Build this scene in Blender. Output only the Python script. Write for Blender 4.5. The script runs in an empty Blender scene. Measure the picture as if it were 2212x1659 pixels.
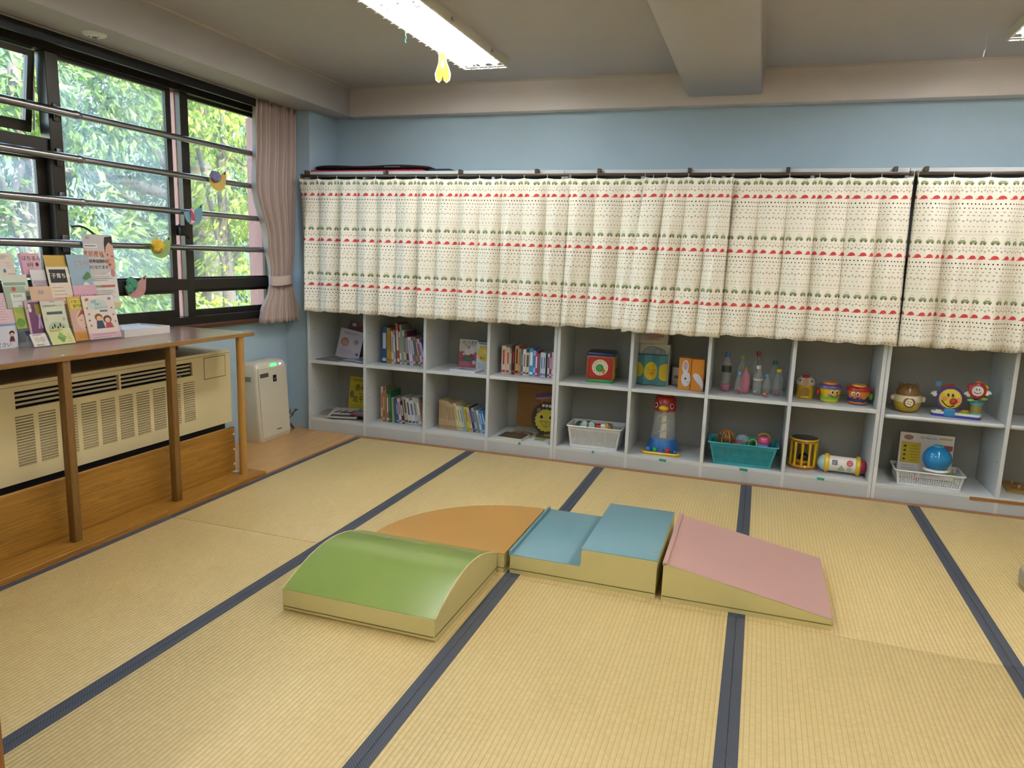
import bpy, bmesh, math, random
import numpy as np
from mathutils import Matrix, Vector

# ------------------------------------------------------------------ camera, sky, sun, exposure
SC = bpy.context.scene
COL = SC.collection
PI = math.pi
cam_d = bpy.data.cameras.new('camera')
cam = bpy.data.objects.new('camera', cam_d); COL.objects.link(cam)
cam_d.sensor_fit = 'HORIZONTAL'; cam_d.sensor_width = 36.0
cam_d.lens = 36.0 * 1569.8 / 2212.0
cam_d.clip_start = 0.05; cam_d.clip_end = 200
def aim(pan, pitch, roll, loc):
    f = Vector((math.sin(pan)*math.cos(pitch), math.cos(pan)*math.cos(pitch), -math.sin(pitch)))
    r = f.cross(Vector((0, 0, 1))).normalized(); u = r.cross(f)
    r2 = r*math.cos(roll) + u*math.sin(roll); u2 = -r*math.sin(roll) + u*math.cos(roll)
    m = Matrix((r2, u2, -f)).transposed().to_4x4(); m.translation = loc
    return m
cam.matrix_world = aim(-0.32306, 0.17185, 0.03346, (0, 0, 1.40))
SC.camera = cam

world = bpy.data.worlds.new('sky_world'); SC.world = world; world.use_nodes = True
wn = world.node_tree; wn.nodes.clear()
sky = wn.nodes.new('ShaderNodeTexSky'); sky.sky_type = 'NISHITA'; sky.sun_disc = False
sky.sun_elevation = math.radians(52); sky.sun_rotation = math.radians(70)
bg = wn.nodes.new('ShaderNodeBackground'); bg.inputs[1].default_value = 1.35
wo = wn.nodes.new('ShaderNodeOutputWorld')
wn.links.new(sky.outputs[0], bg.inputs[0]); wn.links.new(bg.outputs[0], wo.inputs[0])

sun_d = bpy.data.lights.new('sun', 'SUN'); sun_d.energy = 12.5; sun_d.angle = 0.01
sun_d.color = (1.0, 0.93, 0.78)
sun = bpy.data.objects.new('sun', sun_d); COL.objects.link(sun)
sun.rotation_euler = Vector((-0.62, 0.35, -0.95)).to_track_quat('-Z', 'Y').to_euler()
sun.location = (6, -4, 12)

vs = SC.view_settings
vs.view_transform = 'Standard'; vs.look = 'None'; vs.gamma = 1.0; vs.use_curve_mapping = False
vs.exposure = 1.36
TUBE_POWER = 15.0
SC.cycles.max_bounces = 10; SC.cycles.diffuse_bounces = 5; SC.cycles.transparent_max_bounces = 16
SC.cycles.caustics_reflective = False; SC.cycles.caustics_refractive = False

# ------------------------------------------------------------------ materials
def lin(h):
    h = h.lstrip('#'); o = []
    for i in (0, 2, 4):
        c = int(h[i:i+2], 16)/255
        o.append(c/12.92 if c <= .04045 else ((c+.055)/1.055)**2.4)
    return (*o, 1.0)
MATS = {}
class NT:
    """small expression helper over a material node tree"""
    def __init__(s, name):
        s.mat = bpy.data.materials.new(name); s.mat.use_nodes = True
        s.t = s.mat.node_tree; s.t.nodes.clear()
        s.out = s.n('ShaderNodeOutputMaterial'); s.p = s.n('ShaderNodeBsdfPrincipled')
        s.l(s.p.outputs[0], s.out.inputs[0])
    def n(s, ty): return s.t.nodes.new(ty)
    def l(s, a, b): s.t.links.new(a, b)
    def put(s, sock, v):
        if isinstance(v, (int, float)): sock.default_value = v
        elif isinstance(v, tuple): sock.default_value = v
        else: s.l(v, sock)
    def m(s, op, a, b=0.0, c=0.0):
        k = s.n('ShaderNodeMath'); k.operation = op
        s.put(k.inputs[0], a); s.put(k.inputs[1], b); s.put(k.inputs[2], c)
        return k.outputs[0]
    def mix(s, f, a, b, blend='MIX'):
        k = s.n('ShaderNodeMix'); k.data_type = 'RGBA'; k.blend_type = blend
        s.put(k.inputs[0], f); s.put(k.inputs[6], a); s.put(k.inputs[7], b)
        return k.outputs[2]
    def coord(s, which='Object'):
        return s.n('ShaderNodeTexCoord').outputs[which]
    def mapping(s, vec, scale=(1, 1, 1), rot=(0, 0, 0)):
        k = s.n('ShaderNodeMapping'); s.l(vec, k.inputs[0])
        k.inputs['Rotation'].default_value = rot; k.inputs['Scale'].default_value = scale
        return k.outputs[0]
    def noise(s, vec, scale, detail=2.0, rough=.5):
        k = s.n('ShaderNodeTexNoise'); s.l(vec, k.inputs['Vector'])
        k.inputs['Scale'].default_value = scale; k.inputs['Detail'].default_value = detail
        k.inputs['Roughness'].default_value = rough
        return k.outputs[0]
    def sep(s, vec):
        k = s.n('ShaderNodeSeparateXYZ'); s.l(vec, k.inputs[0]); return k.outputs
    def bump(s, h, strength, dist=.002):
        k = s.n('ShaderNodeBump'); k.inputs['Strength'].default_value = strength
        k.inputs['Distance'].default_value = dist; s.l(h, k.inputs['Height'])
        s.l(k.outputs[0], s.p.inputs['Normal'])
    def ramp(s, f, a, b):
        k = s.n('ShaderNodeMapRange'); s.put(k.inputs[0], f)
        k.inputs[1].default_value = a; k.inputs[2].default_value = b
        return k.outputs[0]
def M(name, col='#808080', rough=.55, metal=0.0, var=.08, scale=18.0, spec=None, bump=0.0, bscale=200.0,
      emit=None, power=0.0, stretch=(1, 1, 1), coat=0.0, trans=0.0, alpha=1.0):
    """plain procedural surface: base colour with a soft noise variation"""
    if name in MATS: return MATS[name]
    k = NT(name); c = lin(col); co = k.coord()
    if var:
        f = k.noise(k.mapping(co, stretch), scale, 3)
        d = tuple(min(1, x*(1-var)) for x in c[:3])+(1,); e = tuple(min(1, x*(1+var)) for x in c[:3])+(1,)
        k.l(k.mix(f, d, e), k.p.inputs['Base Color'])
    else: k.p.inputs['Base Color'].default_value = c
    k.p.inputs['Roughness'].default_value = rough; k.p.inputs['Metallic'].default_value = metal
    if spec is not None: k.p.inputs['Specular IOR Level'].default_value = spec
    if coat: k.p.inputs['Coat Weight'].default_value = coat; k.p.inputs['Coat Roughness'].default_value = .1
    if bump: k.bump(k.noise(co, bscale, 2), bump)
    if emit: k.p.inputs['Emission Color'].default_value = lin(emit); k.p.inputs['Emission Strength'].default_value = power
    if trans: k.p.inputs['Transmission Weight'].default_value = trans
    if alpha < 1: k.p.inputs['Alpha'].default_value = alpha
    MATS[name] = k.mat
    return k.mat
def wood(name, ca, cb, axis='y', ring=9.0, rough=.45, coat=0.0):
    """wood grain running along one axis of the object"""
    if name in MATS: return MATS[name]
    k = NT(name); co = k.coord()
    st = {'x': (.07, 1, 1), 'y': (1, .07, 1), 'z': (1, 1, .07)}[axis]
    v = k.mapping(co, st)
    n1 = k.noise(v, ring*2.2, 4, .6)
    w = k.m('FRACT', k.m('MULTIPLY', n1, 9.0))
    n2 = k.noise(k.mapping(co, tuple(x*x*2 if x < 1 else 1 for x in st)), 150, 3)
    f = k.m('ADD', k.m('MULTIPLY', w, .45), k.m('MULTIPLY', k.ramp(n2, .3, .7), .55))
    k.l(k.mix(f, lin(ca), lin(cb)), k.p.inputs['Base Color'])
    k.p.inputs['Roughness'].default_value = rough
    if coat: k.p.inputs['Coat Weight'].default_value = coat; k.p.inputs['Coat Roughness'].default_value = .12
    k.bump(n2, .06)
    MATS[name] = k.mat
    return k.mat

# ------------------------------------------------------------------ mesh builder
TXT = {}
def text_mesh(body, bold):
    key = (body, bold)
    if key not in TXT:
        c = bpy.data.curves.new('lettering', 'FONT'); c.body = body; c.align_x = 'CENTER'; c.align_y = 'CENTER'
        c.resolution_u = 2; c.offset = .005 if bold else 0.0
        o = bpy.data.objects.new('lettering', c); COL.objects.link(o)
        bpy.context.view_layer.update()
        me = bpy.data.meshes.new_from_object(o.evaluated_get(bpy.context.evaluated_depsgraph_get()))
        v = np.array([x.co[:] for x in me.vertices]) if me.vertices else np.zeros((0, 3))
        TXT[key] = (v, [tuple(p.vertices) for p in me.polygons])
        bpy.data.objects.remove(o); bpy.data.curves.remove(c); bpy.data.meshes.remove(me)
    return TXT[key]
class MB:
    def __init__(s): s.v = []; s.f = []; s.mi = []; s.uv = None; s.T = Matrix.Identity(4)
    def add(s, vs_, fs, mi=0):
        b = len(s.v); T = s.T
        s.v += [tuple(T @ Vector(p)) for p in vs_]
        s.f += [tuple(i+b for i in f) for f in fs]; s.mi += [mi]*len(fs)
        return s
    def at(s, loc=(0, 0, 0), rot=(0, 0, 0), scale=(1, 1, 1)):
        s.T = Matrix.LocRotScale(Vector(loc), __import__('mathutils').Euler(rot), Vector(scale)); return s
    def box(s, x0, x1, y0, y1, z0, z1, mi=0):
        return s.add([(x0,y0,z0),(x1,y0,z0),(x1,y1,z0),(x0,y1,z0),(x0,y0,z1),(x1,y0,z1),(x1,y1,z1),(x0,y1,z1)],
              [(0,3,2,1),(4,5,6,7),(0,1,5,4),(1,2,6,5),(2,3,7,6),(3,0,4,7)], mi)
    def rbox(s, x0, x1, y0, y1, z0, z1, r=.005, seg=2, mi=0):
        bm = bmesh.new(); bmesh.ops.create_cube(bm, size=1)
        for v in bm.verts: v.co = Vector(((x0+x1)/2+v.co.x*(x1-x0), (y0+y1)/2+v.co.y*(y1-y0), (z0+z1)/2+v.co.z*(z1-z0)))
        bmesh.ops.bevel(bm, geom=bm.edges[:]+bm.verts[:], offset=r, segments=seg, profile=.5, affect='EDGES')
        return s._bm(bm, mi)
    def _bm(s, bm, mi=0):
        bm.verts.index_update()
        s.add([v.co[:] for v in bm.verts], [tuple(v.index for v in f.verts) for f in bm.faces], mi); bm.free(); return s
    def cyl(s, p0, p1, r0, r1=None, n=16, mi=0, caps=True):
        r1 = r0 if r1 is None else r1
        p0 = Vector(p0); p1 = Vector(p1); d = (p1-p0).normalized()
        a = d.orthogonal().normalized(); b = d.cross(a)
        vs_ = []; fs = []
        for i in range(n):
            t = 2*PI*i/n; e = a*math.cos(t)+b*math.sin(t)
            vs_ += [p0+e*r0, p1+e*r1]
        for i in range(n):
            j = (i+1) % n; fs.append((2*i, 2*j, 2*j+1, 2*i+1))
        if caps: fs += [tuple(2*i for i in range(n))[::-1], tuple(2*i+1 for i in range(n))]
        return s.add(vs_, fs, mi)
    def lathe(s, prof, n=24, o=(0, 0, 0), axis='z', mi=0, sy=1.0):
        vs_ = []; fs = []
        for (r, z) in prof:
            for i in range(n):
                t = 2*PI*i/n; p = (r*math.cos(t), r*math.sin(t)*sy, z)
                if axis == 'x': p = (p[2], p[0], p[1])
                if axis == 'y': p = (p[0], p[2], p[1])
                vs_.append((p[0]+o[0], p[1]+o[1], p[2]+o[2]))
        for k in range(len(prof)-1):
            for i in range(n):
                j = (i+1) % n; q = (k*n+i, k*n+j, (k+1)*n+j, (k+1)*n+i)
                fs.append(q[::-1] if axis == 'y' else q)
        if prof[0][0] > 1e-6: fs.append(tuple(range(n))[::-1])
        if prof[-1][0] > 1e-6: fs.append(tuple((len(prof)-1)*n+i for i in range(n)))
        return s.add(vs_, fs, mi)
    def sph(s, c, r, n=16, mi=0, lo=-PI/2, hi=PI/2):
        rx, ry, rz = (r, r, r) if isinstance(r, (int, float)) else r
        m = max(6, n//2); vs_ = []; fs = []
        for k in range(m+1):
            a = lo+(hi-lo)*k/m
            for i in range(n):
                t = 2*PI*i/n
                vs_.append((c[0]+rx*math.cos(a)*math.cos(t), c[1]+ry*math.cos(a)*math.sin(t), c[2]+rz*math.sin(a)))
        for k in range(m):
            for i in range(n):
                j = (i+1) % n; fs.append((k*n+i, k*n+j, (k+1)*n+j, (k+1)*n+i))
        return s.add(vs_, fs, mi)
    def tube(s, pts, r, n=8, mi=0, closed=False):
        P = [Vector(p) for p in pts]; N = len(P); vs_ = []; fs = []
        for i, p in enumerate(P):
            d = (P[(i+1) % N]-P[i-1]) if closed else (P[min(i+1, N-1)]-P[max(i-1, 0)])
            d.normalize(); up = Vector((0, 0, 1)) if abs(d.z) < .9 else Vector((1, 0, 0))
            a = d.cross(up).normalized(); b = d.cross(a)
            rr = r[i] if isinstance(r, (list, tuple)) else r
            for k in range(n):
                t = 2*PI*k/n; vs_.append(p+a*math.cos(t)*rr+b*math.sin(t)*rr)
        for i in range(N if closed else N-1):
            for k in range(n):
                l = (k+1) % n; j = (i+1) % N
                fs.append((i*n+k, j*n+k, j*n+l, i*n+l))
        if not closed: fs += [tuple(range(n)), tuple((N-1)*n+k for k in range(n))[::-1]]
        return s.add(vs_, fs, mi)
    def prism(s, poly, d0, d1, plane='xz', mi=0):
        """outline extruded along the third axis from d0 to d1"""
        def P(a, b, d): return {'xz': (a, d, b), 'yz': (d, a, b), 'xy': (a, b, d)}[plane]
        n = len(poly); vs_ = [P(a, b, d0) for a, b in poly]+[P(a, b, d1) for a, b in poly]
        fs = [tuple(range(n)), tuple(range(2*n-1, n-1, -1))]+[((i+1) % n, i, n+i, n+(i+1) % n) for i in range(n)]
        return s.add(vs_, fs, mi)
    def ell(s, cx, cz, rx, rz, d0, d1, n=20, plane='xz', mi=0, a0=0, a1=2*PI):
        full = abs(a1-a0-2*PI) < 1e-6; k = n if full else n+1
        return s.prism([(cx+rx*math.cos(a0+(a1-a0)*i/n), cz+rz*math.sin(a0+(a1-a0)*i/n)) for i in range(k)], d0, d1, plane, mi)
    def text(s, body, size, o, xd=(1, 0, 0), ud=(0, 0, 1), mi=0, bold=True, sx=1.0):
        v, f = text_mesh(body, bold)
        X = np.array(xd, float); X /= np.linalg.norm(X); U = np.array(ud, float); U /= np.linalg.norm(U)
        pts = np.array(o)+v[:, :1]*X*size*sx+v[:, 1:2]*U*size
        return s.add([tuple(p) for p in pts], f, mi)
    def grid(s, fn, nu, nv, mi=0, closed=False):
        vs_ = [fn(i/nu, j/nv) for j in range(nv+1) for i in range(nu+1)]
        fs = [(j*(nu+1)+i, j*(nu+1)+i+1, (j+1)*(nu+1)+i+1, (j+1)*(nu+1)+i) for j in range(nv) for i in range(nu)]
        return s.add(vs_, fs, mi)
    def build(s, name, mats, parent=None, smooth=None, loc=None, rot=None, fix=True):
        me = bpy.data.meshes.new(name); me.from_pydata(s.v, [], s.f)
        mats = mats if isinstance(mats, (list, tuple)) else [mats]
        for m in mats: me.materials.append(m)
        if len(mats) > 1: me.polygons.foreach_set('material_index', s.mi)
        if s.uv is not None:
            l = me.uv_layers.new(name='UVMap')
            for lp in me.loops: l.data[lp.index].uv = s.uv[lp.vertex_index]
        if fix:
            bm = bmesh.new(); bm.from_mesh(me); bmesh.ops.recalc_face_normals(bm, faces=bm.faces[:]); bm.to_mesh(me); bm.free()
        if smooth:
            me.polygons.foreach_set('use_smooth', [True]*len(me.polygons))
            me.set_sharp_from_angle(angle=math.radians(smooth))
        me.update()
        o = bpy.data.objects.new(name, me); COL.objects.link(o)
        if parent is not None: o.parent = parent
        if loc is not None: o.location = loc
        if rot is not None: o.rotation_euler = rot
        return o
def thing(name, label, cat, loc=(0, 0, 0), rz=0.0, group=None):
    o = bpy.data.objects.new(name, None); COL.objects.link(o); o.empty_display_size = .05
    o.location = loc; o.rotation_euler = (0, 0, rz)
    return tag(o, label, cat, group)
def tag(o, label, cat, group=None):
    o['label'] = label; o['category'] = cat
    if group: o['group'] = group
    return o
def structure(o, label=None):
    o['kind'] = 'structure'
    if label: o['label'] = label
    return o
def copy_part(src, parent, loc=None, rot=None):
    c = src.copy(); COL.objects.link(c); c.parent = parent
    if loc is not None: c.location = loc
    if rot is not None: c.rotation_euler = rot
    return c
rnd = random.Random(7)
# ------------------------------------------------------------------ room shell
XW, YB, ZC, ZB = -3.55, 5.29, 2.653, 2.44     # window wall, back wall, ceiling, beam underside
XR, YN = 3.4, -1.2
def wall_mat(name, col, bump=.05):
    if name in MATS: return MATS[name]
    k = NT(name); co = k.coord(); c = lin(col)
    f = k.noise(co, 2.2, 3); g = k.noise(co, 60, 2)
    a = k.mix(f, tuple(x*.95 for x in c[:3])+(1,), tuple(min(1, x*1.05) for x in c[:3])+(1,))
    k.l(a, k.p.inputs['Base Color']); k.p.inputs['Roughness'].default_value = .75
    k.bump(g, bump, .003); MATS[name] = k.mat; return k.mat
blue = wall_mat('blue_wall_paint', '#a3b8c4')
pale = wall_mat('pale_wall_paint', '#d6d2c8')
ceil_m = wall_mat('ceiling_paint', '#b3afad', .08)
ext = wall_mat('outer_wall_paint', '#a69f95')

structure(MB().box(-3.75, XR, YB, YB+.2, -.1, ZC+.05).build('wall_back', blue))
structure(MB().box(XR, XR+.2, YN, YB, -.1, ZC+.05).build('wall_right', pale))
structure(MB().box(-1.75, XR, YN-.2, YN, -.1, ZC+.05).build('wall_front', pale))
wl = MB()
wl.box(-3.75, XW, .80, YB, -.1, .872)                      # under the window
wl.box(-3.75, XW, .80, YB, 2.44, ZC+.05)                   # over the window
wl.box(-3.75, XW, 4.76, YB, .872, 2.44)
wl.box(-3.75, XW, .80, 1.05, .872, 2.44)
wl.box(-3.75, XW, 4.90, YB, -.1, 2.44)
structure(wl.build('wall_left', blue))
structure(MB().box(XW, -3.315, 4.90, YB, -.1, ZB).build('wall_corner', blue), 'blue wall pier between window and back wall')
structure(MB().box(-3.75, -1.45, .70, .80, -.1, ZC+.05).box(-1.75, -1.55, YN, .70, -.1, ZC+.05).build('wall_entrance', pale))
# wooden door jamb at the entrance, its edge just inside the picture
dj = MB().rbox(-1.46, -1.322, .70, .90, 0, 2.1, .006, 2)
structure(dj.build('door_1', wood('jamb_wood', '#7a4a1c', '#8f5c28', 'z'), smooth=40), 'brown wooden door jamb')

ce = structure(MB().box(-3.75, XR+.2, YN-.2, YB+.2, ZC, ZC+.25).build('ceiling', ceil_m))
MB().rbox(-3.60, -3.145, .80, YB, ZB, ZC+.01, .006, 2).build('beam', ceil_m, ce, 40)
MB().rbox(-3.15, XR, 5.20, YB+.01, ZB, ZC+.01, .006, 2).build('beam', wall_mat('beam_lamplit_paint', '#cfc5bd', .08), ce, 40)  # back beam's lamp light is put into this paler colour
MB().rbox(-.565, -.105, YN, 5.21, 2.495, ZC+.01, .006, 2).build('beam', ceil_m, ce, 40)
bead = M('bead_paint', '#c4b9a6', .6)
MB().box(-3.147, -3.135, .8, 5.20, ZC-.010, ZC).build('edge_bead', bead, ce)
MB().box(-3.14, -.565, 5.190, 5.202, ZC-.010, ZC).build('edge_bead', bead, ce)
MB().box(-.105, XR, 5.190, 5.202, ZC-.010, ZC).build('edge_bead', bead, ce)
MB().box(-.107, -.093, YN, 5.20, ZC-.012, ZC).build('edge_bead', bead, ce)

# ------------------------------------------------------------------ floor: boards by the window, tatami in the room
fl = structure(MB().box(-3.75, XR+.2, YN-.2, YB+.2, -.25, -.035).build('floor', M('concrete', '#8d877c', .9)))
plank_m = wood('floor_board_wood', '#b98a4c', '#cda063', 'y', 5.0, .28, .3)
xs = [-3.55, -3.40, -3.25, -3.10, -2.95, -2.872]
for i in range(len(xs)-1):
    for (ya, yb) in ((.8, 2.6+.2*(i % 3)), (2.6+.2*(i % 3), 4.905 if i < 1 else 4.87)):
        MB().rbox(xs[i]+.0006, xs[i+1]-.0006, ya+.0006, yb-.0006, -.035, 0, .0015, 1).build('plank', plank_m, fl)
edge_m = wood('edge_strip_wood', '#8c5a2a', '#a06c36', 'y', 6.0, .4)
MB().rbox(-2.872, -2.845, .8, 4.785, -.035, .001, .002, 1).build('edge_strip', edge_m, fl)
MB().rbox(-2.872, XR, 4.785, 4.835, -.035, .001, .002, 1).build('edge_strip', wood('edge_strip_wood_x', '#8c5a2a', '#a06c36', 'x', 6.0, .4), fl)
def tatami_mat():
    k = NT('tatami_rush'); co = k.coord(); x, y, z = k.sep(co)
    rib = k.m('ABSOLUTE', k.m('SINE', k.m('MULTIPLY', x, PI/.0168)))          # rounded ribs along the mat
    valley = k.m('SUBTRACT', 1.0, k.ramp(rib, 0.0, .45))
    cell = k.m('FLOOR', k.m('DIVIDE', x, .0168))
    cv = k.n('ShaderNodeCombineXYZ'); k.l(k.m('MULTIPLY', cell, 7.31), cv.inputs[0]); k.l(k.m('MULTIPLY', y, 60.0), cv.inputs[1])
    strand = k.noise(cv.outputs[0], 1.0, 2)
    big = k.noise(co, 1.6, 3)
    c = k.mix(big, lin('#c5aa6a'), lin('#d4bb80'))
    c = k.mix(k.ramp(strand, .3, .72), c, k.mix(.5, c, lin('#dcc792')))
    c = k.mix(k.m('MULTIPLY', valley, .48), c, lin('#93783c'))
    k.l(c, k.p.inputs['Base Color']); k.p.inputs['Roughness'].default_value = .46
    k.p.inputs['Specular IOR Level'].default_value = .6
    h = k.m('ADD', k.m('MULTIPLY', rib, .8), k.m('MULTIPLY', strand, .35))
    k.bump(h, .55, .003); return k.mat
def border_mat():
    k = NT('tatami_border_cloth'); co = k.coord(); x, y, z = k.sep(co)
    a = k.m('SINE', k.m('MULTIPLY', k.m('ADD', k.m('MULTIPLY', x, 1.0), y), 2*PI/.0105))
    b = k.m('SINE', k.m('MULTIPLY', k.m('SUBTRACT', x, y), 2*PI/.0105))
    f = k.m('GREATER_THAN', k.m('ADD', a, b), .75)
    c = k.mix(k.m('MULTIPLY', f, .85), lin('#4b5059'), lin('#15181f'))
    k.l(c, k.p.inputs['Base Color']); k.p.inputs['Roughness'].default_value = .6
    k.bump(k.noise(co, 400, 1), .1); return k.mat
tat_m, bor_m = tatami_mat(), border_mat()
TX = [-2.845, -1.902, -.945, .020, .985, 1.945, 2.905]
TY = [4.785, 2.888, .998, -.892]
for i in range(len(TX)-1):
    for j in range(len(TY)-1):
        w = TX[i+1]-TX[i]; d = TY[j]-TY[j+1]
        m_ = MB().rbox(-w/2+.0005, w/2-.0005, -d/2+.0008, d/2-.0008, -.035, 0, .003, 2).build('tatami_mat', tat_m, fl, 40,
              loc=((TX[i]+TX[i+1])/2, (TY[j]+TY[j+1])/2, 0))
        for sx in (-1, 1):
            wd = .033
            MB().rbox(-wd/2, wd/2, -d/2+.001, d/2-.001, -.002, .0022, .0012, 2).build('border_strip', bor_m, m_, 40, loc=(sx*(w/2-wd/2-.0006), 0, 0))
structure(MB().box(2.905, XR, YN, 4.785, -.035, 0).box(-1.55, 2.905, YN, -.892, -.035, 0).build('floor_entrance', plank_m))

# ------------------------------------------------------------------ window in the left wall
bronze = M('dark_bronze_frame', '#3a342c', .35, .6, .1)
brown_frame = M('pinkish_brown_frame', '#bd7f70', .5, .1, .06)
def glass_mat(name, veil, wires):
    k = NT(name); t = k.t
    k.t.nodes.remove(k.p)
    tr = k.n('ShaderNodeBsdfTransparent'); tr.inputs[0].default_value = (.93, .96, .95, 1)
    gl = k.n('ShaderNodeBsdfGlossy'); gl.inputs['Roughness'].default_value = .03
    tl = k.n('ShaderNodeBsdfTranslucent'); tl.inputs[0].default_value = (.92, .95, 1, 1)
    fr = k.n('ShaderNodeFresnel'); fr.inputs[0].default_value = 1.45
    m1 = k.n('ShaderNodeMixShader'); m2 = k.n('ShaderNodeMixShader')
    co = k.coord(); dirt = k.noise(co, 3.0, 4)
    f = k.m('MULTIPLY', k.ramp(dirt, .2, .8), veil)
    if wires:
        x, y, z = k.sep(co)
        a = k.m('PINGPONG', k.m('ADD', y, z), .013); b = k.m('PINGPONG', k.m('SUBTRACT', y, z), .013)
        line = k.m('MAXIMUM', k.m('LESS_THAN', a, .0006), k.m('LESS_THAN', b, .0006))
        dk = k.n('ShaderNodeBsdfDiffuse'); dk.inputs[0].default_value = (.2, .22, .24, 1)
        m3 = k.n('ShaderNodeMixShader'); k.l(k.m('MULTIPLY', line, .55), m3.inputs[0])
        k.l(tr.outputs[0], m3.inputs[1]); k.l(dk.outputs[0], m3.inputs[2]); base = m3.outputs[0]
    else: base = tr.outputs[0]
    k.l(f, m1.inputs[0]); k.l(base, m1.inputs[1]); k.l(tl.outputs[0], m1.inputs[2])
    k.l(k.m('MULTIPLY', fr.outputs[0], .5), m2.inputs[0]); k.l(m1.outputs[0], m2.inputs[1]); k.l(gl.outputs[0], m2.inputs[2])
    k.l(m2.outputs[0], k.out.inputs[0]); return k.mat
glass_wire = glass_mat('wired_window_glass', .16, True)
glass_clear = glass_mat('clear_window_glass', .05, False)
W1 = structure(MB().box(-3.66, -3.54, 1.05, 4.76, 2.36, 2.44).box(-3.66, -3.54, 1.05, 4.76, .895, .945)
      .box(-3.60, -3.55, 4.725, 4.76, .945, 2.36).box(-3.66, -3.55, 1.05, 1.09, .945, 2.36).build('window_1', bronze), 'dark bronze framed wall-wide window')
wy0 = 1.09
def bar(name, m, y0, y1, z0, z1, x0=-3.635, x1=-3.565): return MB().rbox(x0, x1, y0, y1, z0, z1, .003, 1).build(name, m, W1)
bar('mullion', bronze, 2.935, 3.01, .945, 2.36, -3.615, -3.545)
bar('mullion', bronze, 3.865, 3.935, .945, 2.36, -3.60, -3.56)
bar('pane', glass_clear, 3.80, 3.866, .945, 2.36, -3.612, -3.606)
for (ya_, yb_, zt_) in ((3.862, 3.935, 2.36), (2.936, 3.01, 1.84), (4.726, 4.76, 2.36)):
    bar('outer_post', brown_frame, ya_, yb_, .945, zt_, -3.75 if ya_ > 4.5 else -3.695, -3.601)
for (a, b) in ((wy0, 2.935), (3.01, 3.865), (3.935, 4.725)):
    bar('transom', bronze, a, b, 1.122, 1.192, -3.63, -3.56)
bar('transom', bronze, wy0, 2.935, 1.84, 1.93, -3.64, -3.56)
# sliding sashes
def sash(y0, y1, z0, z1, x, gm, fw=.035, fb=.055, fr=None):
    fr = fw if fr is None else fr
    s_ = MB().box(x-.012, x+.012, y0, y0+fw, z0, z1).box(x-.012, x+.012, y1-fr, y1, z0, z1) \
        .box(x-.012, x+.012, y0+fw, y1-fr, z0, z0+fb).box(x-.012, x+.012, y0+fw, y1-fr, z1-.02, z1).build('sash', bronze, W1)
    MB().box(x-.003, x+.003, y0+fw, y1-fr, z0+fb, z1-.02).build('pane', gm, s_)
    return s_
sash(3.01, 3.80, 1.192, 2.36, -3.585, glass_wire, .012, .012, .042)
sash(3.935, 4.725, 1.192, 2.36, -3.61, glass_clear, .012, .012, .004)
sash(3.01, 3.80, .945, 1.122, -3.585, glass_wire, .012, .05, .042)
sash(3.935, 4.725, .945, 1.122, -3.61, glass_clear, .012, .04, .004)
sash(wy0, 2.935, .945, 1.122, -3.61, glass_wire, .05, .05)
sash(wy0, 2.935, 1.192, 1.84, -3.61, glass_wire, .05, .012)
# top-hung vent standing open
aw = MB().box(-.014, .014, -1.82, -1.785, -.40, 0).box(-.014, .014, -.055, -.02, -.40, 0).box(-.014, .014, -1.785, -.055, -.40, -.345).box(-.014, .014, -1.785, -.055, -.03, 0) \
    .build('vent_sash', bronze, W1, loc=(-3.60, 2.935, 2.355), rot=(0, math.radians(9), 0))
MB().box(-.003, .003, -1.785, -.055, -.345, -.03).build('pane', glass_clear, aw)
MB().cyl((-3.60, 2.915, 2.33), (-3.64, 2.925, 1.97), .006, n=8).build('stay_arm', M('stay_steel', '#9a938f', .35, .8), W1, 40)
# window sill board and curtain track
structure(MB().rbox(-3.56, -3.495, 1.05, 4.70, .868, .897, .004, 2).build('trim_1', wood('sill_wood', '#4a2c17', '#5e3a20', 'y', 6, .35), smooth=40), 'dark brown wooden window sill')
structure(MB().box(-3.548, -3.425, .81, 4.43, 2.40, 2.44).box(-3.44, -3.425, .81, 4.43, 2.375, 2.40).build('trim_2', M('black_track', '#15130f', .4, .3)), 'black curtain track box over window')
MB().box(-3.427, -3.421, .81, 4.43, 2.428, 2.437).build('track_lip', M('track_lip_metal', '#b9b2a2', .4, .6), bpy.data.objects['trim_2'])
# crescent lock and cable on the frames
lk = MB().rbox(-3.575, -3.535, 3.80, 3.845, 1.47, 1.535, .004, 2).cyl((-3.545, 3.81, 1.50), (-3.525, 3.86, 1.455), .006, n=8).cyl((-3.545, 3.83, 1.52), (-3.52, 3.77, 1.535), .006, n=8)
lk.build('crescent_lock', M('lock_black', '#1c1b1a', .4, .4), W1, 40)
cbl = [(-3.54, 3.02+.16*t, 1.487-.0*t+.012*math.sin(t*PI)-.055*t*t) for t in [i/8 for i in range(9)]]
tag(MB().tube(cbl, .006, 8).build('cable', M('cable_black', '#17171a', .5), smooth=60), 'short black cable poking from window mullion', 'cable')

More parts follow.
